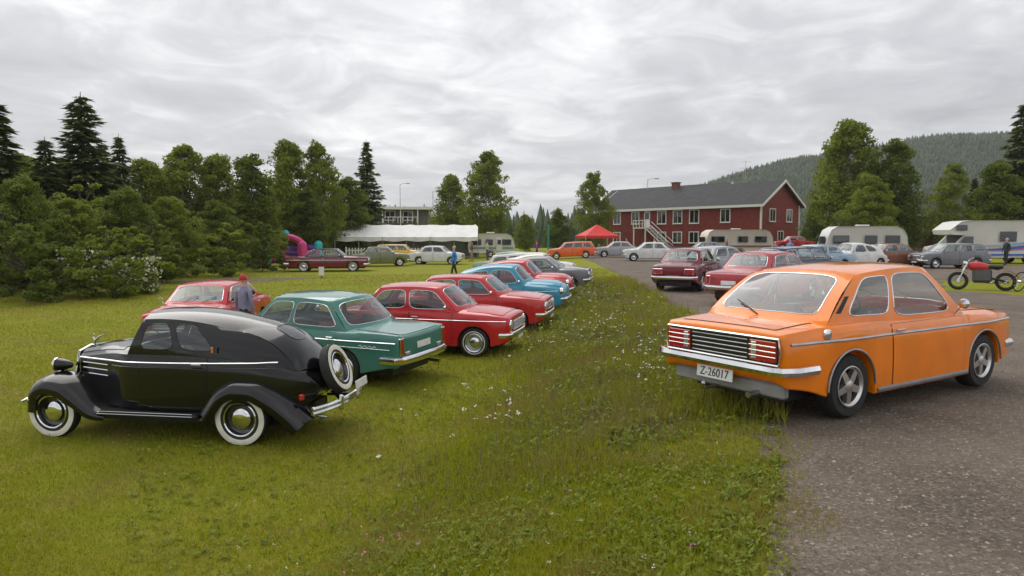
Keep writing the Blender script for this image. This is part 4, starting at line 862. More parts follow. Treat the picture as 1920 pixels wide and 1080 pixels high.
# ------------------------------------------------------------------ 1950s-70s saloons
def sed(paint_, **k):
    S = dict(paint=paint_, xr=-1.25, xf=1.28, L0=-2.18, L1=2.02, r=.31, arch=.355, er=.07,
        w=[(-2.18, .72), (-1.9, .755), (-1.2, .79), (0, .80), (1.2, .785), (1.8, .75), (2.02, .70)],
        sill=[(-2.18, .38), (-1.8, .29), (-1.5, .23), (1.5, .23), (1.8, .28), (2.02, .36)],
        zs=[(-2.18, .86), (-1.7, .91), (-.8, .935), (.6, .93), (1.4, .90), (2.02, .83)],
        zt=[(-2.18, .875), (-1.6, .955), (-1.1, .98), (.8, 1.0), (1.3, .97), (2.02, .87)],
        gh=(.95, .42, -.85, -1.30), yr=(.57, .56), zr=(1.37, 1.36), archz=.035, crown=.045, bow=(.12, .10),
        swin=[(.07, .475, .11, .87), (.525, .915, .12, .87)], doors=[(-.12, .82), (-1.05, -.14)], bumpers=[(1, .47, .12, .05, .2), (-1, .49, .12, .05, .2)],
        heads=[(2.01, .56, .68, .088)], grille=(2.03, .42, .56, .74, 7, False, CHROME), boxlamps=[('tail_light', -2.18, .58, .68, .05, .10, .22, REDL, CHROME), ('indicator', 2.02, .60, .53, .04, .14, .05, ORANGEL, None)],
        plates=[(-1, -2.20, .62, -4, '', .42), (1, 2.09, .40, 0, '', .42)], mirror=(.72, .93))
    S.update(k); return S
RED1 = paint('bright_red', (.52, .018, .022)); RED2 = paint('tomato_red', (.50, .025, .025)); TEAL = paint('sea_green', (.055, .20, .165)); BLUE = paint('sky_blue', (.035, .27, .40))
GREYP = paint('mid_grey', (.16, .165, .18)); CREAM = paint('cream', (.62, .58, .44)); WHT = paint('white', (.68, .68, .66)); MAROON = paint('maroon', (.16, .014, .022)); NAVY = paint('navy', (.02, .035, .09)); SILV = paint('silver', (.36, .37, .39), .3); YEL = paint('yellow', (.78, .46, .02)); PBLUE = paint('pale_blue', (.30, .43, .55)); OLIVE = paint('olive', (.16, .17, .07)); BROWN = paint('brown', (.22, .09, .05)); GREEN2 = paint('mint', (.28, .40, .27))
redseat = mat('seat_red_vinyl', (.32, .03, .03), .5)
def fifties(p, **k):
    S = sed(p, er=.16, efr=.16, w=[(-2.18, .60), (-1.9, .70), (-1.2, .79), (0, .80), (1.2, .78), (1.7, .70), (2.02, .58)], zs=[(-2.18, .72), (-1.7, .86), (-.8, .92), (.6, .92), (1.4, .86), (2.02, .74)], zt=[(-2.18, .78), (-1.7, .97), (-1.1, 1.02), (.6, 1.04), (1.2, 1.02), (1.7, .97), (2.02, .84)],
        gh=(.85, .45, -.80, -1.45), zr=(1.42, 1.36), archz=.07, crown=.075, rb=.09, yr=(.56, .53), swin=[(.06, .47, .13, .85), (.52, .90, .14, .84)], sn=4, rn=4, rwin=(.14, .86, .3, .82), heads=[(1.93, .56, .70, .092)], grille=(2.0, .34, .50, .70, 8, True, CHROME), boxlamps=[('tail_light', -2.1, .55, .66, .07, .08, .16, REDL, CHROME)], plates=[(-1, -2.19, .56, -4, '', .42)])
    S.update(k); return S
# sea-green saloon, tail towards the lane
Sg = sed(TEAL, L0=-2.36, L1=2.1, zs=[(-2.36, .93), (-1.9, .945), (-.8, .93), (.6, .93), (1.4, .90), (2.1, .83)], zt=[(-2.36, .90), (-1.7, .955), (-1.1, .985), (.8, 1.0), (1.3, .97), (2.1, .87)],
    w=[(-2.36, .76), (-1.9, .79), (-1.2, .82), (0, .83), (1.2, .80), (1.8, .76), (2.1, .70)], seat=redseat, interior=mat('interior_red', (.12, .02, .02), .7), zr=(1.42, 1.41), yr=(.60, .60), rwin=(.06, .94, .1, .88), bow=(.12, .16), heads=[(2.09, .56, .68, .088)],
    boxlamps=[('tail_light', -2.35, .66, .74, .07, .09, .26, REDL, CHROME), ('reversing_light', -2.37, .50, .60, .03, .12, .05, CLEARL, CHROME)], bumpers=[(1, .47, .13, .06, .2), (-1, .50, .14, .07, .35)],
    strips=[(-2.3, 2.0, .80, .76, .022, CHROME), (-2.2, -.95, .69, .69, .014, CHROME)], plates=[(-1, -2.375, .70, -3, '', .42)], swin=[(.07, .42, .11, .87), (.465, .93, .12, .87)], doors=[(-.28, .82), (-1.12, -.30)])
c = car('saloon_car', Sg, 'sea-green saloon with red seats parked just beyond the black vintage car', 'car'); 
q = MB(); q.tube([(-1.62 - .035*i, .838 + .004, .73 + .022*math.sin(i*2.2)) for i in range(11)], .006); q.build('script_badge', CHROME, c)
q = MB(); q.tube([(-2.15, -.45, .30), (-2.42, -.45, .29)], .028, 8); q.build('exhaust_pipe', STEEL, c)
def by_corner(root, cx, cy, ang, lx, ly, **k):
    """put local point (lx, ly) of a thing on world (cx, cy)"""
    a = R(ang); place(root, cx - (math.cos(a)*lx - math.sin(a)*ly), cy - (math.sin(a)*lx + math.cos(a)*ly), ang, **k)
by_corner(c, -1.88, 11.15, 155, -2.36, .78)
by_corner(COUPE, 2.52, 6.15, 30.7, -2.22, -.80, dz=.035)
# red saloon facing the lane (front to the right)
c = car('saloon_car', sed(RED1, heads=[(2.01, .56, .68, .09)], wheel='thinwall', strips=[(-2.1, 1.95, .79, .76, .02, CHROME)], zr=(1.40, 1.39), sn=5), 'bright red saloon nearest the lane behind the sea-green saloon, facing right', 'car', 'red saloons in the left row')
by_corner(c, -.06, 13.7, -14, 2.02, -.74)
c = car('saloon_car', sed(RED2, gh=(.9, .38, -1.0, -1.42), heads=[(2.01, .55, .68, .085), (2.01, .36, .68, .085)], grille=(2.03, .26, .58, .76, 5, False, CHROME), swin=[(.07, .44, .11, .87), (.49, .93, .12, .87)], seat=mat('seat_tan', (.3, .17, .08), .6)), 'tomato red twin-headlamp saloon standing between the bright red and sky blue cars', 'car', 'red saloons in the left row')
by_corner(c, .80, 16.7, -13, 2.02, -.74)
c = car('saloon_car', fifties(BLUE, strips=[(-1.9, 1.8, .74, .72, .02, CHROME)]), 'sky blue saloon with chrome strip in the left row', 'car'); by_corner(c, 1.55, 19.6, -12, 2.02, -.74)
c = car('saloon_car', fifties(RED2), 'red saloon half hidden behind the sky blue car', 'car', 'red saloons in the left row'); by_corner(c, 1.95, 22.4, -12, 2.02, -.74)
c = car('saloon_car', sed(GREYP, zr=(1.38, 1.37)), 'mid grey saloon with dark bonnet near the weedy verge, far end of left row', 'car'); by_corner(c, 2.9, 25.3, -12, 2.02, -.74)
def beetle(p, **k):
    return sed(p, L0=-2.0, L1=1.9, er=.2, efr=.18, w=[(-2.0, .52), (-1.6, .66), (-1.2, .75), (0, .77), (1.2, .74), (1.6, .66), (1.9, .5)], zs=[(-2.0, .62), (-1.6, .82), (-.9, .93), (.6, .92), (1.3, .84), (1.9, .62)], zt=[(-2.0, .68), (-1.5, .95), (-1, 1.02), (.6, 1.0), (1.3, .93), (1.9, .68)],
        gh=(.72, .42, -.75, -1.55), zr=(1.42, 1.33), archz=.06, crown=.08, rb=.16, yr=(.54, .48), swin=[(.07, .46, .12, .86), (.51, .80, .16, .84)], sn=4, rwin=(.2, .8, .4, .8), rn=4, grille=None, heads=[(1.78, .52, .68, .09)], doors=[(-.3, .6)], boot=(0, 0), boxlamps=[('tail_light', -1.86, .55, .62, .08, .08, .14, REDL, None)], plates=[], **k)
c = car('round_back_car', beetle(CREAM), 'cream round-backed small car beyond the grey saloon', 'car', lod=1); place(c, 1.05, 28.9, -12)
def estate(p, **k):
    return sed(p, L0=-2.2, gh=(.95, .45, -1.75, -2.02), zr=(1.40, 1.38), swin=[(.05, .34, .11, .87), (.37, .66, .11, .87), (.69, .95, .11, .87)], boot=(0, 0), **k)
c = car('estate_car', estate(WHT), 'white estate car at the far end of the left row', 'car', lod=1); place(c, 1.0, 32.8, -12)
c = car('saloon_car', sed(GREEN2), 'pale mint green saloon behind the white estate', 'car', lod=1); place(c, .2, 36.6, -12)
# red car by itself, behind the black one
c = car('saloon_car', sed(RED1, zr=(1.33, 1.32), L1=1.95, r=.30), 'red small saloon pointing at the camera beyond the black vintage car bonnet', 'car'); place(c, -7.15, 16.2, -88)
q = MB(); q.box((.74, .05, 1.02), (.745, .30, 1.12)); q.build('green_windscreen_paper', mat('green_paper', (.05, .5, .15), .7), c)
# far left: long dark red two-tone car on the lawn
def yank(p, p2, **k):
    return sed(p, xr=-1.5, xf=1.5, L0=-2.72, L1=2.45, roof_paint=p2, r=.33, arch=.375, wheel='thinwall', w=[(-2.72, .82), (-2, .90), (0, .93), (1.5, .90), (2.45, .84)], sill=[(-2.72, .4), (-2, .28), (2, .26), (2.45, .36)], zs=[(-2.72, .98), (-1.9, .95), (-.5, .92), (1.2, .92), (2.45, .88)], zt=[(-2.72, .93), (-1.8, .97), (-1, 1.0), (1, 1.0), (1.5, .98), (2.45, .92)], gh=(.95, .45, -.9, -1.45), yr=(.66, .65), zr=(1.40, 1.39),
        heads=[(2.44, .68, .72, .09), (2.44, .46, .72, .09)], grille=(2.46, .34, .54, .80, 7, False, CHROME), bumpers=[(1, .46, .16, .08, .3), (-1, .5, .16, .08, .35)], boxlamps=[('tail_light', -2.72, .70, .80, .08, .12, .2, REDL, CHROME)], plates=[(-1, -2.74, .66, -3, '', .42)], doors=[(-.45, .82)], swin=[(.07, .55, .11, .87), (.59, .93, .12, .87)], strips=[(-2.6, 2.35, .74, .72, .03, CHROME)], **k)
c = car('long_car', yank(MAROON, paint('black_roof', (.02, .02, .022))), 'long maroon American style car with black roof on the far lawn', 'car', lod=1); place(c, -11.6, 43.5, 8, wb=3)
c = car('saloon_car', sed(OLIVE), 'dark olive saloon parked between the maroon car and the picket fence', 'car', lod=1); place(c, -9.6, 50, 18)
c = car('saloon_car', sed(WHT, roof_paint=paint('white_roof', (.66, .66, .64))), 'white saloon parked by the end of the picket fence', 'car', lod=1); place(c, -5.8, 53, -8)
c = car('hatchback_car', estate(YEL), 'yellow estate car beside the long white marquee', 'car', lod=1); place(c, -9.6, 58.5, 4)
# right row
I_ = car('saloon_car', sed(MAROON, boxlamps=[('tail_light', -2.18, .52, .70, .05, .30, .15, REDL, CHROME)], plates=[(-1, -2.20, .50, -3, '', .42)]), 'maroon saloon with wide red tail lamps, its tail towards the lane', 'car'); by_corner(I_, 4.65, 22.6, 62, -2.18, .7)
c = car('saloon_car', sed(paint('rose_red', (.42, .05, .06)), heads=[(2.01, .56, .68, .085)]), 'rose red saloon mostly hidden behind the orange coupe roof', 'car'); by_corner(c, 5.15, 18.3, 44, -2.18, .72)
c = car('saloon_car', sed(SILV), 'silver saloon parked beyond the maroon saloon', 'car', lod=1); place(c, 9.2, 30.5, 35)
c = car('estate_car', estate(NAVY), 'navy blue estate car with roof level behind the orange coupe', 'car', lod=1); place(c, 11.3, 26.8, 32)
c = car('saloon_car', sed(PBLUE), 'pale blue saloon parked in the second line on the gravel', 'car', lod=1); place(c, 16.2, 36.5, 200)
c = car('round_back_car', beetle(WHT), 'white round-backed small car in the second line on the gravel', 'car', lod=1); place(c, 19.6, 39.2, 195)
c = car('saloon_car', sed(BROWN), 'brown saloon parked near the cream caravan', 'car', lod=1); place(c, 22.8, 41.5, 190)
c = car('estate_car', estate(GREYP), 'dark grey estate car in front of the small caravan', 'car', lod=1); place(c, 25.5, 40, 186)
c = car('saloon_car', sed(WHT), 'white saloon left of the red pavilion on the gravel', 'car', lod=1); place(c, 10.5, 52, 175)
c = car('saloon_car', sed(NAVY), 'navy saloon parked under the red house', 'car', lod=1); place(c, 15.8, 56, 182)
c = car('saloon_car', sed(RED2), 'small red saloon far off under the gable of the red house', 'car', lod=1); place(c, 29.5, 72, 180, .5)
c = car('hatchback_car', estate(paint('orange_red', (.75, .12, .02))), 'orange-red estate car left of the red pavilion', 'car', lod=1); place(c, 5.2, 60, 176)
c = car('saloon_car', sed(SILV), 'silver saloon parked by the grass strip under the trees', 'car', lod=1); place(c, 9.6, 62, 178)
# ------------------------------------------------------------------ houses
REDW = mat('barn_red_boards', (.20, .032, .026), .75, 0, .15, 2.0); SLATE = mat('dark_roofing', (.028, .028, .031), .75, 0, .25, 1.5); TRIM = mat('white_trim', (.66, .65, .62), .55, 0, .05); GREYW = mat('grey_boards', (.12, .115, .11), .8, 0, .15, 2); FOUND = mat('foundation', (.25, .24, .23), .9, 0, .15, 3); BRW = mat('brown_boards', (.16, .08, .045), .8, 0, .2, 2)
def boards(parent, x0, x1, y, z0, z1, m, step=.22):
    """vertical cladding battens on a wall facing -y, joined to one cladding part"""
    q = MB(); n = int((x1-x0)/step)
    for i in range(n+1): x = lerp(x0, x1, i/n); q.box((x-.025, y-.03, z0), (x+.025, y-.002, z1))
    o = q.build('cladding', m, parent); o['kind'] = 'stuff'; return o
def window(parent, x, z, w_, h_, y, facing=-1, ax='x', bars=1):
    """casement on a wall facing -y (or +/-x)"""
    def pt(a, d, zz): return (a, y + d*facing, zz) if ax == 'x' else (y + d*facing, a, zz)
    def bx(a0, a1, d0, d1, z0, z1, q): p, r_ = pt(a0, d0, z0), pt(a1, d1, z1); q.box(tuple(min(i, j) for i, j in zip(p, r_)), tuple(max(i, j) for i, j in zip(p, r_)))
    q = MB(); t_ = .11
    for (a0, a1, z0, z1) in ((x-w_/2-t_, x+w_/2+t_, z+h_/2, z+h_/2+t_), (x-w_/2-t_, x+w_/2+t_, z-h_/2-t_, z-h_/2), (x-w_/2-t_, x-w_/2, z-h_/2, z+h_/2), (x+w_/2, x+w_/2+t_, z-h_/2, z+h_/2)): bx(a0, a1, -.02, .09, z0, z1, q)
    f = q.build('window', TRIM, parent)
    q = MB(); bx(x-w_/2, x+w_/2, .0, .03, z-h_/2, z+h_/2, q); q.build('pane', DGLASS, f)
    for i in range(bars): q = MB(); a = x - w_/2 + w_*(i+1)/(bars+1); bx(a-.03, a+.03, .03, .06, z-h_/2, z+h_/2, q); q.build('glazing_bar', TRIM, f)
    q = MB(); bx(x-w_/2-t_-.04, x+w_/2+t_+.04, .0, .15, z-h_/2-t_-.05, z-h_/2-t_, q); q.build('sill', TRIM, f)
    return f
def gable_house(nm, label, X, Y, rz, L, D, eave, ridge, wall, roofm, wins, z0=0.0, over=.6, group=None):
    """long axis x, gables at both ends; front faces -y"""
    root = empty(nm, (X, Y, z0), R(rz), label, 'house', group)
    q = MB(); q.box((-L/2, -D/2, -.6), (L/2, D/2, .55)); q.build('foundation', FOUND, root)
    q = MB(); q.prism([(-L/2-.02, -D/2-.02, .55), (-L/2-.02, D/2+.02, .55), (-L/2-.02, D/2+.02, eave), (-L/2-.02, 0, ridge-.12), (-L/2-.02, -D/2-.02, eave)], (L+.04, 0, 0)); wl = q.build('wall', wall, root)
    boards(root, -L/2, L/2, -D/2-.02, .6, eave-.1, wall)
    q = MB(); sl = (ridge-eave)/(D/2)
    for sg in (1, -1):
        e_ = D/2+over; q.prism([(-L/2-over, 0, ridge), (-L/2-over, sg*e_, ridge-sl*e_), (-L/2-over, sg*e_, ridge-sl*e_+.2), (-L/2-over, 0, ridge+.22)], (L+2*over, 0, 0))
    rf = q.build('roof', roofm, root, recalc=True)
    for end in (-1, 1):
        for sg in (1, -1):
            q = MB(); e_ = D/2+over+.02; x = end*(L/2+over); q.prism([(x, 0, ridge-.06), (x, sg*e_, ridge-sl*e_-.06), (x, sg*e_, ridge-sl*e_+.24), (x, 0, ridge+.26)], (end*.07, 0, 0)); q.build('bargeboard', TRIM, rf, recalc=True)
    for sg in (1, -1): q = MB(); e_ = D/2+over; q.box((-L/2-over, sg*e_-.03, ridge-sl*e_-.1), (L/2+over, sg*e_+.05, ridge-sl*e_+.2)); q.build('fascia', TRIM, rf)
    for sx in (-1, 1):
        for sg in (1, -1): q = MB(); q.box((sx*(L/2+.03)-.1, sg*(D/2+.03)-.1, .5), (sx*(L/2+.03)+.1, sg*(D/2+.03)+.1, eave-.05)); q.build('corner_board', TRIM, root)
    for (x, z, w_, h_, b_) in wins: window(root, x, z, w_, h_, -D/2-.03, bars=b_)
    return root, sl
Yh = 92
h1, sl = gable_house('red_house', 'two-storey barn-red house with white trim and outside stairs', 24.9, 95, -50, 26, 9, 5.9, 8.6, REDW, SLATE,
    [(-9.6, 4.5, 1.2, 1.5, 1), (-6.2, 4.5, 1.2, 1.5, 1), (-1.6, 4.5, 1.3, 1.6, 1), (1.0, 4.5, 1.3, 1.6, 1), (3.6, 4.5, 1.3, 1.6, 1), (8.2, 4.5, 1.2, 1.5, 1), (-9.6, 1.8, 1.2, 1.3, 1), (-1.6, 1.8, 1.3, 1.3, 1), (1.0, 1.8, 1.3, 1.3, 1), (3.6, 1.8, 1.3, 1.3, 1), (8.2, 1.8, 1.2, 1.3, 1)])
for k, (yy, zz) in enumerate(((-2, 4.5), (2, 4.5), (0, 1.8))): window(h1, yy, zz, 1.2, 1.4, 13.05, 1, 'y')
q = MB(); q.box((-4.6, -4.63, 3.2), (-3.6, -4.5, 5.4)); dr = q.build('door', TRIM, h1); q = MB(); q.box((-4.45, -4.66, 4.3), (-3.75, -4.62, 5.2)); q.build('pane', DGLASS, dr)
q = MB(); q.box((-5.2, -6.3, 3.0), (-3.0, -4.55, 3.15)); bal = q.build('landing', TRIM, h1)
st = empty('tmp'); bpy.data.objects.remove(st)
for i in range(14): q = MB(); q.box((-2.95 + .27*i, -6.2, 2.95-.2*i), (-2.66 + .27*i, -5.1, 3.0-.2*i)); q.build('stair_step', TRIM, bal)
for y in (-6.22, -5.08): q = MB(); q.tube([(-3.0, y, 2.95), (.8, y, .1)], .07, 4, smooth=False); q.tube([(-3.0, y, 3.95), (.8, y, 1.1)], .05, 4, smooth=False); q.tube([(-3.0, y, 3.45), (.8, y, .6)], .03, 4, smooth=False); q.build('stair_rail', TRIM, bal)
for i in range(5): q = MB(); x = -5.15 + .53*i; q.box((x-.04, -6.3, 3.15), (x+.04, -6.22, 4.1)); q.build('baluster', TRIM, bal)
q = MB(); q.box((-5.2, -6.32, 4.05), (-3.0, -6.2, 4.15)); q.box((-5.2, -6.31, 3.6), (-3.0, -6.23, 3.66)); q.build('landing_rail', TRIM, bal)
for x in (-5.1, -3.1): q = MB(); q.box((x-.07, -6.25, -.3), (x+.07, -6.1, 3.0)); q.build('landing_post', TRIM, bal)
q = MB(); q.box((-3.2, -.4, 7.6), (-2.3, .4, 9.4)); ch = q.build('chimney', mat('chimney_brick', (.2, .09, .06), .9, 0, .2, 4), h1); q = MB(); q.box((-3.3, -.5, 9.4), (-2.2, .5, 9.52)); q.build('chimney_cap', SLATE, ch)
# cross wing of the red house (second gable, set back to the left)
h2, _ = gable_house('red_house_wing', 'red house wing with its own roof behind the stairs', 24.6, 109, -50, 22, 9, 6.4, 9.6, REDW, SLATE, [(-6, 4.6, 1.2, 1.4, 1), (-3, 4.6, 1.2, 1.4, 1)])
h3, _ = gable_house('dark_lodge', 'dark brown lodge half hidden behind the right hand birches', 53.5, 84, -8, 12, 8, 4.6, 6.6, BRW, SLATE, [(-4, 3.2, 1.1, 1.2, 1), (0, 3.2, 1.1, 1.2, 1), (4, 3.2, 1.1, 1.2, 1)])
# grey flat-roofed house with balconies, far left
b2 = empty('grey_block', (-18.2, 112, -.3), R(6), 'grey flat-roofed building with timber balconies behind the marquee', 'building')
q = MB(); q.box((-5.5, -4, 0), (4.6, 4, 6.4)); q.build('wall', GREYW, b2); q = MB(); q.box((-6.2, -5.2, 6.4), (5.2, 4.6, 6.75)); rf = q.build('roof', SLATE, b2); q = MB(); q.box((-6.25, -5.3, 6.42), (5.25, -5.2, 6.85)); q.build('fascia', TRIM, rf)
for z in (1.9, 4.2):
    q = MB(); q.box((-5.4, -5.1, z), (3.0, -4.02, z+.15)); bl = q.build('balcony', BRW, b2)
    for i in range(12): q = MB(); x = -5.3 + .74*i; q.box((x-.05, -5.1, z+.15), (x+.05, -5.02, z+1.0)); q.build('baluster', TRIM, bl)
    q = MB(); q.box((-5.4, -5.12, z+1.0), (3.0, -5.0, z+1.1)); q.build('handrail', TRIM, bl)
    for x in (-4.2, -1.4, 1.4): window(b2, x, z+1.3, 1.4, 1.3, -4.0)
for x in (-5.3, -2.5, .3, 2.95): q = MB(); q.box((x-.08, -5.1, 0), (x+.08, -4.94, 6.4)); q.build('balcony_post', TRIM, b2)
# ------------------------------------------------------------------ white marquee
WTENT = mat('white_tarpaulin', (.70, .70, .67), .6, 0, .06, 1.2, .25, 3); 
mq = empty('marquee', (-9.9, 66.5, -.22), R(2), 'long white party marquee with sagging roof and open front', 'tent')
q = MB(); n = 36
def Fm(a, c):
    x = lerp(-6.6, 6.6, a); v = abs(2*c-1); sag = .07*abs(math.sin(a*math.pi*6)) + .05*mnoise.noise((x*2, c*4, 0)); return Vector((x + (.25*(1-2*a) if c == .5 else 0), lerp(-3, 3, c), lerp(3.25, 2.05, v) - sag*(1-v*.5)))
q.grid(Fm, 48, 10); q.build('canopy', WTENT, mq)
q = MB(); q.grid(lambda a, c: Vector((lerp(-6.6, 6.6, a), -3.02 + .03*math.sin(a*60), lerp(2.04, 1.72 - .06*math.sin(a*math.pi*6)**2, c) - .05*abs(math.sin(a*math.pi*6)))), 60, 3); q.build('valance', WTENT, mq)
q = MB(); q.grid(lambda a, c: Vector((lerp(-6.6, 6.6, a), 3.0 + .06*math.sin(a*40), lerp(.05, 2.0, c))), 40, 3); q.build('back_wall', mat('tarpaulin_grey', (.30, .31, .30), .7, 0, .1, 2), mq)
for i in range(7):
    for y in (-3, 3): q = MB(); x = -6.6 + 2.2*i; q.tube([(x, y, 0), (x, y, 2.05)], .03, 6); q.build('pole', STEEL, mq)
# ------------------------------------------------------------------ white picket fence
pf = empty('picket_fence', (-11.6, 62.0, gz(-11.6, 62)), R(1.5), 'white picket fence in front of the marquee', 'fence')
pk = MB(); pk.add([(-.07, -.015, .06), (.07, -.015, .06), (.07, -.015, 1.0), (0, -.015, 1.1), (-.07, -.015, 1.0), (-.07, .015, .06), (.07, .015, .06), (.07, .015, 1.0), (0, .015, 1.1), (-.07, .015, 1.0)], [(0, 1, 2, 3, 4), (9, 8, 7, 6, 5), (0, 5, 6, 1), (1, 6, 7, 2), (2, 7, 8, 3), (3, 8, 9, 4), (4, 9, 5, 0)], False); pkm = pk.mesh('picket', WHITEP)
for i in range(26): child('picket', pkm, pf, (-3.4 + .27*i, 0, 0))
for z in (.3, .8): q = MB(); q.box((-3.5, .02, z), (3.5, .07, z+.09)); q.build('rail', WHITEP, pf)
for i in range(4): q = MB(); x = -3.45 + 2.3*i; q.box((x-.06, .075, 0), (x+.06, .19, 1.15)); q.build('post', WHITEP, pf)
# ------------------------------------------------------------------ red pop-up pavilion
RT = mat('red_canopy', (.62, .02, .018), .6, 0, .06, 2)
pv = empty('pavilion', (8.55, 69, 0), R(12), 'bright red pop-up pavilion with pointed roof', 'tent'); w2 = 1.75
q = MB(); q.grid(lambda a, c: (lambda th, rr: Vector((max(-1, min(1, 1.42*math.cos(th)))*w2*rr, max(-1, min(1, 1.42*math.sin(th)))*w2*rr, 1.95 + 1.15*(1-rr)**1.15)))(2*math.pi*a, c), 40, 8); q.build('canopy', RT, pv)
q = MB(); q.tube([(-w2, -w2, 1.83), (w2, -w2, 1.83), (w2, w2, 1.83), (-w2, w2, 1.83)], .001, 4, True); q.v = []; q.f = []; q.sm = []
for (a, b_) in (((-1, -1), (1, -1)), ((1, -1), (1, 1)), ((1, 1), (-1, 1)), ((-1, 1), (-1, -1))): q.add([(a[0]*w2, a[1]*w2, 1.7), (b_[0]*w2, b_[1]*w2, 1.7), (b_[0]*w2, b_[1]*w2, 1.96), (a[0]*w2, a[1]*w2, 1.96)], [(0, 1, 2, 3)], False)
q.build('valance', RT, pv)
for a in (-1, 1):
    for b_ in (-1, 1): q = MB(); q.box((a*w2-.03, b_*w2-.03, 0), (a*w2+.03, b_*w2+.03, 1.95)); q.build('leg', STEEL, pv)
# ------------------------------------------------------------------ bouncy castle
bc = empty('bouncy_castle', (-17.9, 56, gz(-17.9, 56)), R(-10), 'pink and turquoise inflatable bouncy castle beside the left wood', 'inflatable')
pk_, tq_, pu_ = mat('inflatable_pink', (.62, .05, .22), .4), mat('inflatable_turquoise', (.03, .45, .48), .4), mat('inflatable_purple', (.2, .10, .42), .4)
for i in range(7): q = MB(); q.tube([(-1.5, -1.2+.4*i, .3), (1.5, -1.2+.4*i, .3)], .24, 10); q.build('floor_tube', [pk_, pu_][i % 2], bc)
for sg in (-1, 1): q = MB(); q.tube([(sg*1.5, -1.4, .3), (sg*1.5, 1.4, .3)], .3, 10); q.tube([(sg*1.5, -1.4, .75), (sg*1.5, 1.4, .75)], .26, 10); q.build('side_wall', pk_, bc)
q = MB(); q.tube([(-1.5, 1.4, .75), (1.5, 1.4, .75)], .28, 10); q.tube([(-1.5, 1.4, 1.2), (1.5, 1.4, 1.2)], .26, 10); q.build('back_wall', pu_, bc)
for sx in (-1, 1):
    for sy in (-1, 1): q = MB(); q.tube([(sx*1.5, sy*1.4, .1), (sx*1.5, sy*1.4, 1.5)], .36, 12); q.lathe([(.36, 0), (.30, .16), (.16, .28), (.001, .33)], 14, Matrix.Translation((sx*1.5, sy*1.4, 1.48))); q.build('tower', tq_ if sx*sy > 0 else pk_, bc)
q = MB(); q.tube([(1.5*math.cos(a), -1.4, 1.35 + .75*math.sin(a)) for a in [math.pi*k/14 for k in range(15)]], .26, 10); q.build('arch', pk_, bc)
q = MB(); q.lathe([(.001, -.3), (.2, -.22), (.3, 0), (.2, .22), (.001, .3)], 14, Matrix.Translation((.1, -1.4, 2.35))); q.build('top_ball', tq_, bc)
# ------------------------------------------------------------------ caravans and motorhome
def profile_loft(pts, W, m, nm, root, rnd_=.12):
    """side outline (x, z) extruded across y with rounded edges"""
    q = MB(); n = len(pts); cx = sum(p[0] for p in pts)/n; cz = sum(p[1] for p in pts)/n; rows = []
    for k in range(7):
        a = math.pi/2*k/6 if k < 7 else 0; rows.append((-W/2 + rnd_*(1-math.sin(a)), rnd_*(1-math.cos(math.pi/2-a)) if False else rnd_*(1-math.sqrt(max(0, 1-(1-math.sin(a))**2)))))
    rows = rows + [(-y, i_) for y, i_ in rows[::-1]]; vs = []
    for (y, ins) in rows:
        for (x, z) in pts: d = Vector((x-cx, z-cz)); L = d.length; s = (L-ins)/L; vs.append((cx + d.x*s, y, cz + d.y*s))
    fs = [(i*n+j, i*n+(j+1) % n, (i+1)*n+(j+1) % n, (i+1)*n+j) for i in range(len(rows)-1) for j in range(n)] + [tuple(range(n)), tuple((len(rows)-1)*n+j for j in range(n))[::-1]]
    q.add(vs, fs); return q.build(nm, m, root, recalc=True, ang=40)
def rwin(root, x, z, w_, h_, y, sg, m=None):
    q = MB(); q.box((x-w_/2-.04, min(y, y+sg*.02), z-h_/2-.04), (x+w_/2+.04, max(y, y+sg*.02), z+h_/2+.04), .012); f = q.build('window', mat('seal_grey', (.12, .12, .12), .6), root)
    q = MB(); q.box((x-w_/2, min(y, y+sg*.035), z-h_/2), (x+w_/2, max(y, y+sg*.035), z+h_/2), .012); q.build('pane', m or DGLASS, f); return f
CARW = mat('caravan_white', (.66, .65, .60), .4, 0, .04, 1.5, coat=.3); CREAMC = mat('caravan_cream', (.62, .56, .46), .45, 0, .05, 1.5)
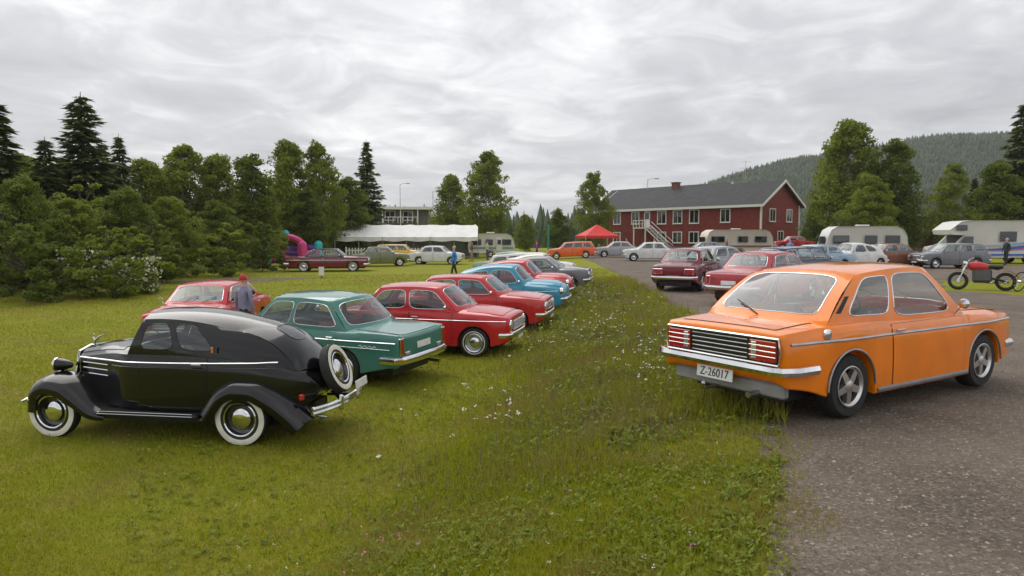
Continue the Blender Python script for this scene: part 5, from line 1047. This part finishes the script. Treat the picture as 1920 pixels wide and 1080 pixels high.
def caravan(nm, label, L, Hh, W, m, stripe, group=None):
    root = empty(nm, label=label, cat='caravan', group=group)
    r_ = .45; pts = [(-L/2, .45), (L/2, .45), (L/2+.12, 1.1), (L/2-.05, Hh*.72), (L/2-.25, Hh*.9), (L/2-.7, Hh), (-L/2+.7, Hh+.02), (-L/2+.25, Hh*.92), (-L/2-.02, Hh*.72), (-L/2-.1, 1.1)]
    profile_loft(pts, W, m, 'body', root)
    for sg in (1, -1):
        for (x, w_) in ((-L*.32, L*.17), (-L*.05, L*.14), (L*.33, L*.19)): rwin(root, x, Hh*.63, w_, Hh*.2, sg*W/2, sg)
        q = MB(); q.box((-L/2+.1, min(sg*W/2, sg*W/2+sg*.006), .85), (L/2-.1, max(sg*W/2, sg*W/2+sg*.006), 1.0)); q.build('stripe', stripe, root)
        add_wheel(root, -.1, sg*(W/2-.13), .31, .17, 'hub', .19)
        q = MB(); q.tube([(-.1 + .4*math.cos(a), sg*(W/2+.004), .33 + .4*math.sin(a)) for a in [math.pi*k/12 for k in range(13)]], .025, 6); q.build('wheel_arch', BLACKP, root)
    q = MB(); q.box((L*.10, -W/2-.012, .62), (L*.10+.62, -W/2, Hh*.84), .01); d = q.build('door', m, root); q = MB(); q.box((L*.10+.48, -W/2-.035, 1.2), (L*.10+.56, -W/2-.012, 1.26)); q.build('door_handle', BLACKP, d); rwin(d, L*.10+.31, Hh*.63, .3, .4, -W/2-.012, -1)
    q = MB(); q.box((L/2+.085, -W*.36, Hh*.5), (L/2+.11, W*.36, Hh*.72), .01); q.build('front_window', DGLASS, root); q = MB(); q.box((-L/2-.09, -W*.36, Hh*.5), (-L/2-.06, W*.36, Hh*.7), .01); q.build('rear_window', DGLASS, root)
    q = MB(); q.tube([(L/2, .5, .45), (L/2+1.1, 0, .45)], .035, 6); q.tube([(L/2, -.5, .45), (L/2+1.1, 0, .45)], .035, 6); q.tube([(L/2+1.0, 0, .45), (L/2+1.0, 0, .05)], .03, 6); q.tube([(L/2+1.0, 0, .45), (L/2+1.25, 0, .48)], .04, 6); q.build('drawbar', STEEL, root)
    q = MB(); q.box((-.4, -.35, Hh), (.4, .35, Hh+.12), .04); q.build('roof_vent', CARW, root); return root
c = caravan('caravan', 'long cream and white caravan before the red house', 6.6, 2.55, 2.2, CREAMC, mat('stripe_brown', (.18, .08, .04), .5)); c.location = (22.2, 68, 0); c.rotation_euler = (0, 0, R(184))
c = caravan('caravan', 'white caravan with rounded front beside the motorhome', 5.4, 2.6, 2.2, CARW, mat('stripe_blue', (.06, .12, .4), .5), ); c.location = (25.8, 50.5, 0); c.rotation_euler = (0, 0, R(172))
c = caravan('caravan', 'old pale caravan by the picket fence end', 4.6, 2.4, 2.1, CARW, mat('stripe_green', (.1, .25, .12), .5)); c.location = (-2.2, 70, -.2); c.rotation_euler = (0, 0, R(8))
mh = empty('motorhome', label='white coachbuilt motorhome with blue and yellow swoosh graphics', cat='motorhome'); W = 2.3
profile_loft([(-3.5, .42), (1.9, .42), (3.25, .42), (3.4, .75), (3.3, 1.12), (2.5, 1.3), (1.95, 1.95), (2.75, 2.0), (2.85, 2.3), (2.2, 2.85), (1.6, 2.95), (-3.3, 2.95), (-3.5, 2.8)], W, CARW, 'body', mh, .1)
for sg in (1, -1):
    for (x, z, w_, h_) in ((-2.5, 1.85, 1.0, .6), (-.6, 1.85, .9, .6), (2.15, 2.45, .55, .3)): rwin(mh, x, z, w_, h_, sg*W/2, sg)
    q = MB(); q.add([(1.45, sg*(W/2+.006), 1.2), (2.35, sg*(W/2+.006), 1.2), (1.95, sg*(W/2+.006), 1.85), (1.45, sg*(W/2+.006), 1.85)], [(0, 1, 2, 3)], False); q.build('cab_window', DGLASS, mh)
    for k, (mc, z0, hh) in enumerate(((mat('graphic_blue', (.05, .13, .5), .4), .95, .34), (mat('graphic_light_blue', (.2, .42, .7), .4), 1.22, .2), (mat('graphic_yellow', (.8, .5, .05), .4), 1.12, .09), (mat('graphic_pink', (.65, .1, .2), .4), .86, .07))):
        q = MB(); q.grid(lambda a, c_: Vector((lerp(1.3, -3.45, a), sg*(W/2+.008+.002*k), z0 + .55*a**2.2 + hh*(c_-.5)*(.15+a))), 20, 3); q.build('swoosh', mc, mh)
    q = MB(); q.box((-3.4, min(sg*W/2, sg*(W/2+.006)), .55), (1.9, max(sg*W/2, sg*(W/2+.006)), .68)); q.build('stripe', mat('graphic_blue', (.05, .13, .5), .4), mh)
    for x in (-1.9, 2.45): add_wheel(mh, x, sg*(W/2-.16), .34, .2, 'hub', .2); 
    q = MB(); q.box((3.28, sg*.75-.2, .78), (3.40, sg*.75+.2, 1.0), .03); q.build('headlight', CLEARL, mh)
q = MB(); q.add([(2.49, -.95, 1.32), (2.49, .95, 1.32), (1.97, .9, 1.93), (1.97, -.9, 1.93)], [(0, 1, 2, 3)], False); q.build('windscreen', DGLASS, mh); q = MB(); q.box((3.3, -1.05, .42), (3.48, 1.05, .66), .05); q.build('front_bumper', mat('grey_plastic', (.15, .15, .15), .5), mh)
mh.location = (33.0, 47.5, 0); mh.rotation_euler = (0, 0, R(176)); mh.scale = (1.1, 1, 1)
# ------------------------------------------------------------------ lamp posts, mast
def lamp_post(X, Y, H, label):
    r_ = empty('street_lamp', (X, Y, gz(X, Y)), 0, label, 'street lamp', 'street lamps'); q = MB(); q.tube([(0, 0, 0), (0, 0, H)], [.09, .05], 8); q.build('pole', STEEL, r_); q = MB(); q.tube([(0, 0, H-.1), (.5, 0, H+.1), (1.2, 0, H+.12)], .035, 6); q.build('arm', STEEL, r_); q = MB(); q.box((1.0, -.12, H+.05), (1.7, .12, H+.18), .04); q.build('lamp_head', mat('lamp_grey', (.3, .3, .3), .5), r_)
lamp_post(-19.2, 118, 11, 'thin street lamp above the grey flat-roofed building'); lamp_post(-11.5, 100, 8.6, 'street lamp left of the large middle birch'); lamp_post(20.5, 104, 10.5, 'street lamp rising behind the red house roof')
fp = empty('flag_pole', (3.4, 64, gz(3.4, 64)), 0, 'green pole standing left of the red pavilion', 'pole'); q = MB(); q.tube([(0, 0, 0), (0, 0, 2.9)], .09, 8); q.build('shaft', mat('green_post', (.03, .22, .17), .5), fp); q = MB(); q.lathe([(.001, -.1), (.1, 0), (.001, .1)], 10, Matrix.Translation((0, 0, 2.98))); q.build('finial', mat('green_post', (.03, .22, .17), .5), fp)
an = empty('roof_aerial', (30.5, 90, 8.6), 0, 'television aerial on the red house roof', 'aerial'); q = MB(); q.tube([(0, 0, 0), (0, 0, 3.2)], .03, 5); q.build('mast', STEEL, an)
for z in (2.2, 3.0): q = MB(); q.tube([(-.7, 0, z), (.7, 0, z)], .02, 4); q.build('crossbar', STEEL, an)
mk = empty('lawn_marker', (-10.2, 36.5, gz(-10.2, 36.5)), 0, 'small white marker board standing on the lawn', 'marker'); q = MB(); q.box((-.14, -.02, .15), (.14, .02, .62), .01); q.build('board', WHITEP, mk); q = MB(); q.box((-.03, .02, 0), (.03, .05, .5)); q.build('stake', BRW, mk)
# ------------------------------------------------------------------ motorbike and bicycle
def bike(nm, label, cat_, X, Y, ang, motor):
    r_ = empty(nm, (X, Y, gz(X, Y)), R(ang), label, cat_); wr = .31 if motor else .34; xb = .68 if motor else .53; tw = .055 if motor else .02
    r_.rotation_euler = (R(10), 0, R(ang))
    for x in (-xb, xb):
        q = MB(); q.tube([(x + (wr-tw)*math.cos(a), 0, wr + (wr-tw)*math.sin(a)) for a in [6.283*k/24 for k in range(24)]], tw, 8, True); w_ = q.build('wheel', RUBBER, r_)
        q = MB()
        for k in range(12): a = 6.283*k/12; q.tube([(x, 0, wr), (x + (wr-tw)*math.cos(a), 0, wr + (wr-tw)*math.sin(a))], .004, 4)
        q.lathe([(.05, -.05), (.05, .05)], 12, Matrix.Translation((x, 0, wr)) @ Matrix.Rotation(R(90), 4, 'X'), True); q.build('spokes', CHROME, w_)
    if motor:
        q = MB(); q.tube([(-.68, .08, .31), (-.25, .1, .42), (.30, .05, .85)], .022); q.tube([(-.68, -.08, .31), (-.25, -.1, .42), (.30, -.05, .85)], .022); q.tube([(-.5, 0, .72), (.3, 0, .85)], .025); q.build('frame', BLACKP, r_)
        for sg in (1, -1): q = MB(); q.tube([(.68, sg*.09, .31), (.42, sg*.09, .95)], .022, 8); q.build('fork', CHROME, r_)
        q = MB(); q.box((-.28, -.16, .26), (.26, .16, .72), .06); q.build('engine', mat('engine_grey', (.09, .09, .09), .5, .5), r_); q = MB(); q.lathe([(.001, -.34), (.12, -.26), (.18, 0), (.14, .26), (.001, .34)], 16, Matrix.Translation((.08, 0, .80)) @ Matrix.Rotation(R(85), 4, 'Y')); q.build('fuel_tank', RED1, r_)
        q = MB(); q.box((-.62, -.13, .74), (-.12, .13, .86), .05); q.build('seat', BLACKP, r_); q = MB(); q.tube([(.30, -.36, 1.06), (.40, -.12, 1.0), (.40, .12, 1.0), (.30, .36, 1.06)], .015); q.build('handlebar', CHROME, r_)
        q = MB(); q.lathe([(.001, -.12), (.07, -.08), (.09, .02), (.001, .04)], 16, Matrix.Translation((.52, 0, .92)) @ Matrix.Rotation(R(90), 4, 'Y')); q.build('headlight', CHROME, r_); q = MB(); q.tube([(.1, -.15, .4), (-.2, -.17, .28), (-.8, -.17, .3)], .035, 8); q.build('exhaust', CHROME, r_)
        for x in (-.68, .68): q = MB(); q.grid(lambda a, c_: Vector((x + .37*math.cos(lerp(.5, 2.6, a) + (.3 if x < 0 else -.2)), (c_-.5)*.15, .31 + .37*math.sin(lerp(.5, 2.6, a) + (.3 if x < 0 else -.2)))), 12, 2); q.build('mudguard', RED1, r_)
    else:
        q = MB(); 
        for a, b_ in (((-.53, 0, .34), (-.1, 0, .30)), ((-.1, 0, .30), (-.22, 0, .85)), ((-.53, 0, .34), (-.2, 0, .78)), ((-.1, 0, .30), (.34, 0, .72)), ((-.2, 0, .78), (.32, 0, .82)), ((.53, 0, .34), (.30, 0, .95))): q.tube([a, b_], .016)
        q.build('frame', NAVY, r_); q = MB(); q.box((-.36, -.07, .86), (-.1, .07, .91), .03); q.build('saddle', BLACKP, r_); q = MB(); q.tube([(.2, -.28, .98), (.32, 0, 1.0), (.2, .28, .98)], .014); q.build('handlebar', CHROME, r_); q = MB(); q.lathe([(.09, -.01), (.09, .01)], 16, Matrix.Translation((-.1, .03, .3)) @ Matrix.Rotation(R(90), 4, 'X'), True); q.build('chainring', STEEL, r_)
    return r_
bike('motorbike', 'red motorbike parked on the grass under the motorhome', 'motorbike', 16.0, 23.2, 155, True); bike('bicycle', 'dark bicycle leaning beside the red motorbike', 'bicycle', 17.3, 22.8, 20, False)
# ------------------------------------------------------------------ people
def person(X, Y, face, label, top, legs, hair, stride=.12, h=1.75, z=None, arm=.1, cap=None):
    zf = gz(X, Y) if z is None else z; s = h/1.75
    J = {'pel': (0, 0, .95, .135, .105), 'wai': (0, 0, 1.10, .125, .095), 'che': (.01, 0, 1.30, .165, .115), 'nk0': (0, 0, 1.45, .075, .07), 'nk1': (.01, 0, 1.53, .052, .052), 'hd0': (.015, 0, 1.60, .075, .085), 'hd1': (.01, 0, 1.68, .08, .095), 'hd2': (.005, 0, 1.74, .05, .06)}
    E = [('pel', 'wai'), ('wai', 'che'), ('che', 'nk0'), ('nk0', 'nk1'), ('nk1', 'hd0'), ('hd0', 'hd1'), ('hd1', 'hd2')]
    for sg, n in ((1, 'l'), (-1, 'r')):
        st_ = stride*sg
        J.update({n+'hip': (0, sg*.095, .88, .092, .092), n+'kne': (st_*.6+.02, sg*.10, .50, .062, .062), n+'ank': (st_, sg*.105, .10, .045, .045), n+'toe': (st_+.17, sg*.12, .035, .04, .03), n+'sho': (0, sg*.185, 1.40, .062, .06), n+'elb': (-st_*arm*2-.02, sg*.25, 1.13, .045, .045), n+'wri': (-st_*arm*3+.06, sg*.25, .90, .033, .03), n+'han': (-st_*arm*3+.08, sg*.25, .80, .04, .025)})
        E += [('pel', n+'hip'), (n+'hip', n+'kne'), (n+'kne', n+'ank'), (n+'ank', n+'toe'), ('che', n+'sho'), (n+'sho', n+'elb'), (n+'elb', n+'wri'), (n+'wri', n+'han')]
    names = list(J); me = bpy.data.meshes.new('person'); me.from_pydata([tuple(c*s for c in J[n][:3]) for n in names], [(names.index(a), names.index(b_)) for a, b_ in E], [])
    o = bpy.data.objects.new('person', me); COL.objects.link(o); md = o.modifiers.new('Skin', 'SKIN'); md.use_smooth_shade = True; sub = o.modifiers.new('Sub', 'SUBSURF'); sub.levels = 1; sub.render_levels = 1
    for i, n in enumerate(names): v = me.skin_vertices[0].data[i]; v.radius = (J[n][3]*s, J[n][4]*s); v.use_root = (n == 'pel')
    bpy.context.view_layer.update(); ev = bpy.data.meshes.new_from_object(o.evaluated_get(bpy.context.evaluated_depsgraph_get())); bpy.data.objects.remove(o)
    ev.materials.clear()
    for m_ in (SKIN, top, legs, BLACKP): ev.materials.append(m_)
    for p in ev.polygons:
        c_ = p.center/s; p.use_smooth = True
        p.material_index = 0 if c_.z > 1.49 else (3 if c_.z < .10 else (2 if c_.z < .95 and abs(c_.y) < .2 else (0 if c_.z < .90 else 1)))
    b_ = bpy.data.objects.new('body', ev); COL.objects.link(b_); root = empty('person', (X, Y, zf), R(face), label, 'person'); b_.parent = root
    q = MB(); q.grid(lambda a, c_: Vector(((.005 - .01*(1-c_)) * s + .088*s*math.sin(lerp(.05, 2.0, c_))*math.cos(6.283*a) - (.02*s), .088*s*math.sin(lerp(.05, 2.0, c_))*math.sin(6.283*a), (1.665 + .10*math.cos(lerp(.05, 2.0, c_)))*s)), 14, 6); q.build('cap' if cap else 'hair', cap or hair, root)
    if cap: q = MB(); q.box((.05*s, -.07*s, 1.66*s), (.17*s, .07*s, 1.675*s), .006); q.build('cap_peak', cap, root)
    return root
HB, HG, HD = mat('hair_brown', (.07, .04, .02), .7), mat('hair_grey', (.4, .39, .37), .7), mat('hair_dark', (.02, .016, .012), .7)
JEAN = mat('denim', (.05, .07, .13), .85); DKT = mat('dark_trousers', (.025, .025, .03), .85); BEIGE = mat('beige_trousers', (.3, .25, .17), .85)
person(-3.05, 36, 200, 'person in a bright blue jacket walking on the lawn', mat('jacket_blue', (.03, .22, .62), .7), DKT, HG, .2)
person(-5.75, 14.6, 60, 'person in a grey-lilac jacket and red cap beside the red small saloon', mat('jacket_lilac', (.22, .21, .30), .8), DKT, HG, .05, 1.66, cap=mat('cap_red', (.5, .03, .03), .7))
person(10.8, 64.5, 190, 'person in a red jacket near the white saloon by the pavilion', mat('jacket_red', (.55, .03, .025), .75), JEAN, HD, .1)
person(2.25, 62, 170, 'person in a purple jacket left of the green pole', mat('jacket_purple', (.38, .03, .40), .75), DKT, HB, .1)
person(17.4, 42.8, 210, 'person in a light blue shirt beside the pale blue saloon', mat('shirt_light_blue', (.12, .28, .58), .8), JEAN, HB, .1)
person(19.0, 60.5, 150, 'person in a grey coat in front of the cream caravan', mat('coat_grey', (.14, .14, .15), .85), DKT, HG, .08)
person(-3.4, 58, 180, 'person in a brown jacket near the old pale caravan', mat('jacket_brown', (.16, .08, .04), .85), BEIGE, HD, .1)
person(-2.2, 60.5, 20, 'person in a cream pullover near the old pale caravan', mat('pullover_cream', (.5, .46, .36), .85), JEAN, HB, .1)
person(31.4, 43.4, 185, 'person in dark clothes standing by the motorhome side', mat('fleece_dark', (.03, .04, .05), .85), DKT, HG, .06)
person(12.3, 59, 200, 'person in a white shirt between the far cars', mat('shirt_white', (.6, .6, .58), .8), JEAN, HD, .1)

# ------------------------------------------------------------------ thin damp air
q = MB(); q.box((-3200, -120, -8), (3200, 4800, 190)); hz = q.build('haze', []); hz['kind'] = 'stuff'; tag(hz, 'thin damp haze softening the distant hill', 'haze')
hm = bpy.data.materials.new('haze_air'); hm.use_nodes = True; t = hm.node_tree; t.nodes.remove(t.nodes['Principled BSDF']); pvn = t.nodes.new('ShaderNodeVolumePrincipled'); pvn.inputs['Color'].default_value = (.86, .89, .93, 1); pvn.inputs['Density'].default_value = .00024; pvn.inputs['Anisotropy'].default_value = .2
t.links.new(pvn.outputs[0], t.nodes['Material Output'].inputs['Volume']); hz.data.materials.append(hm)
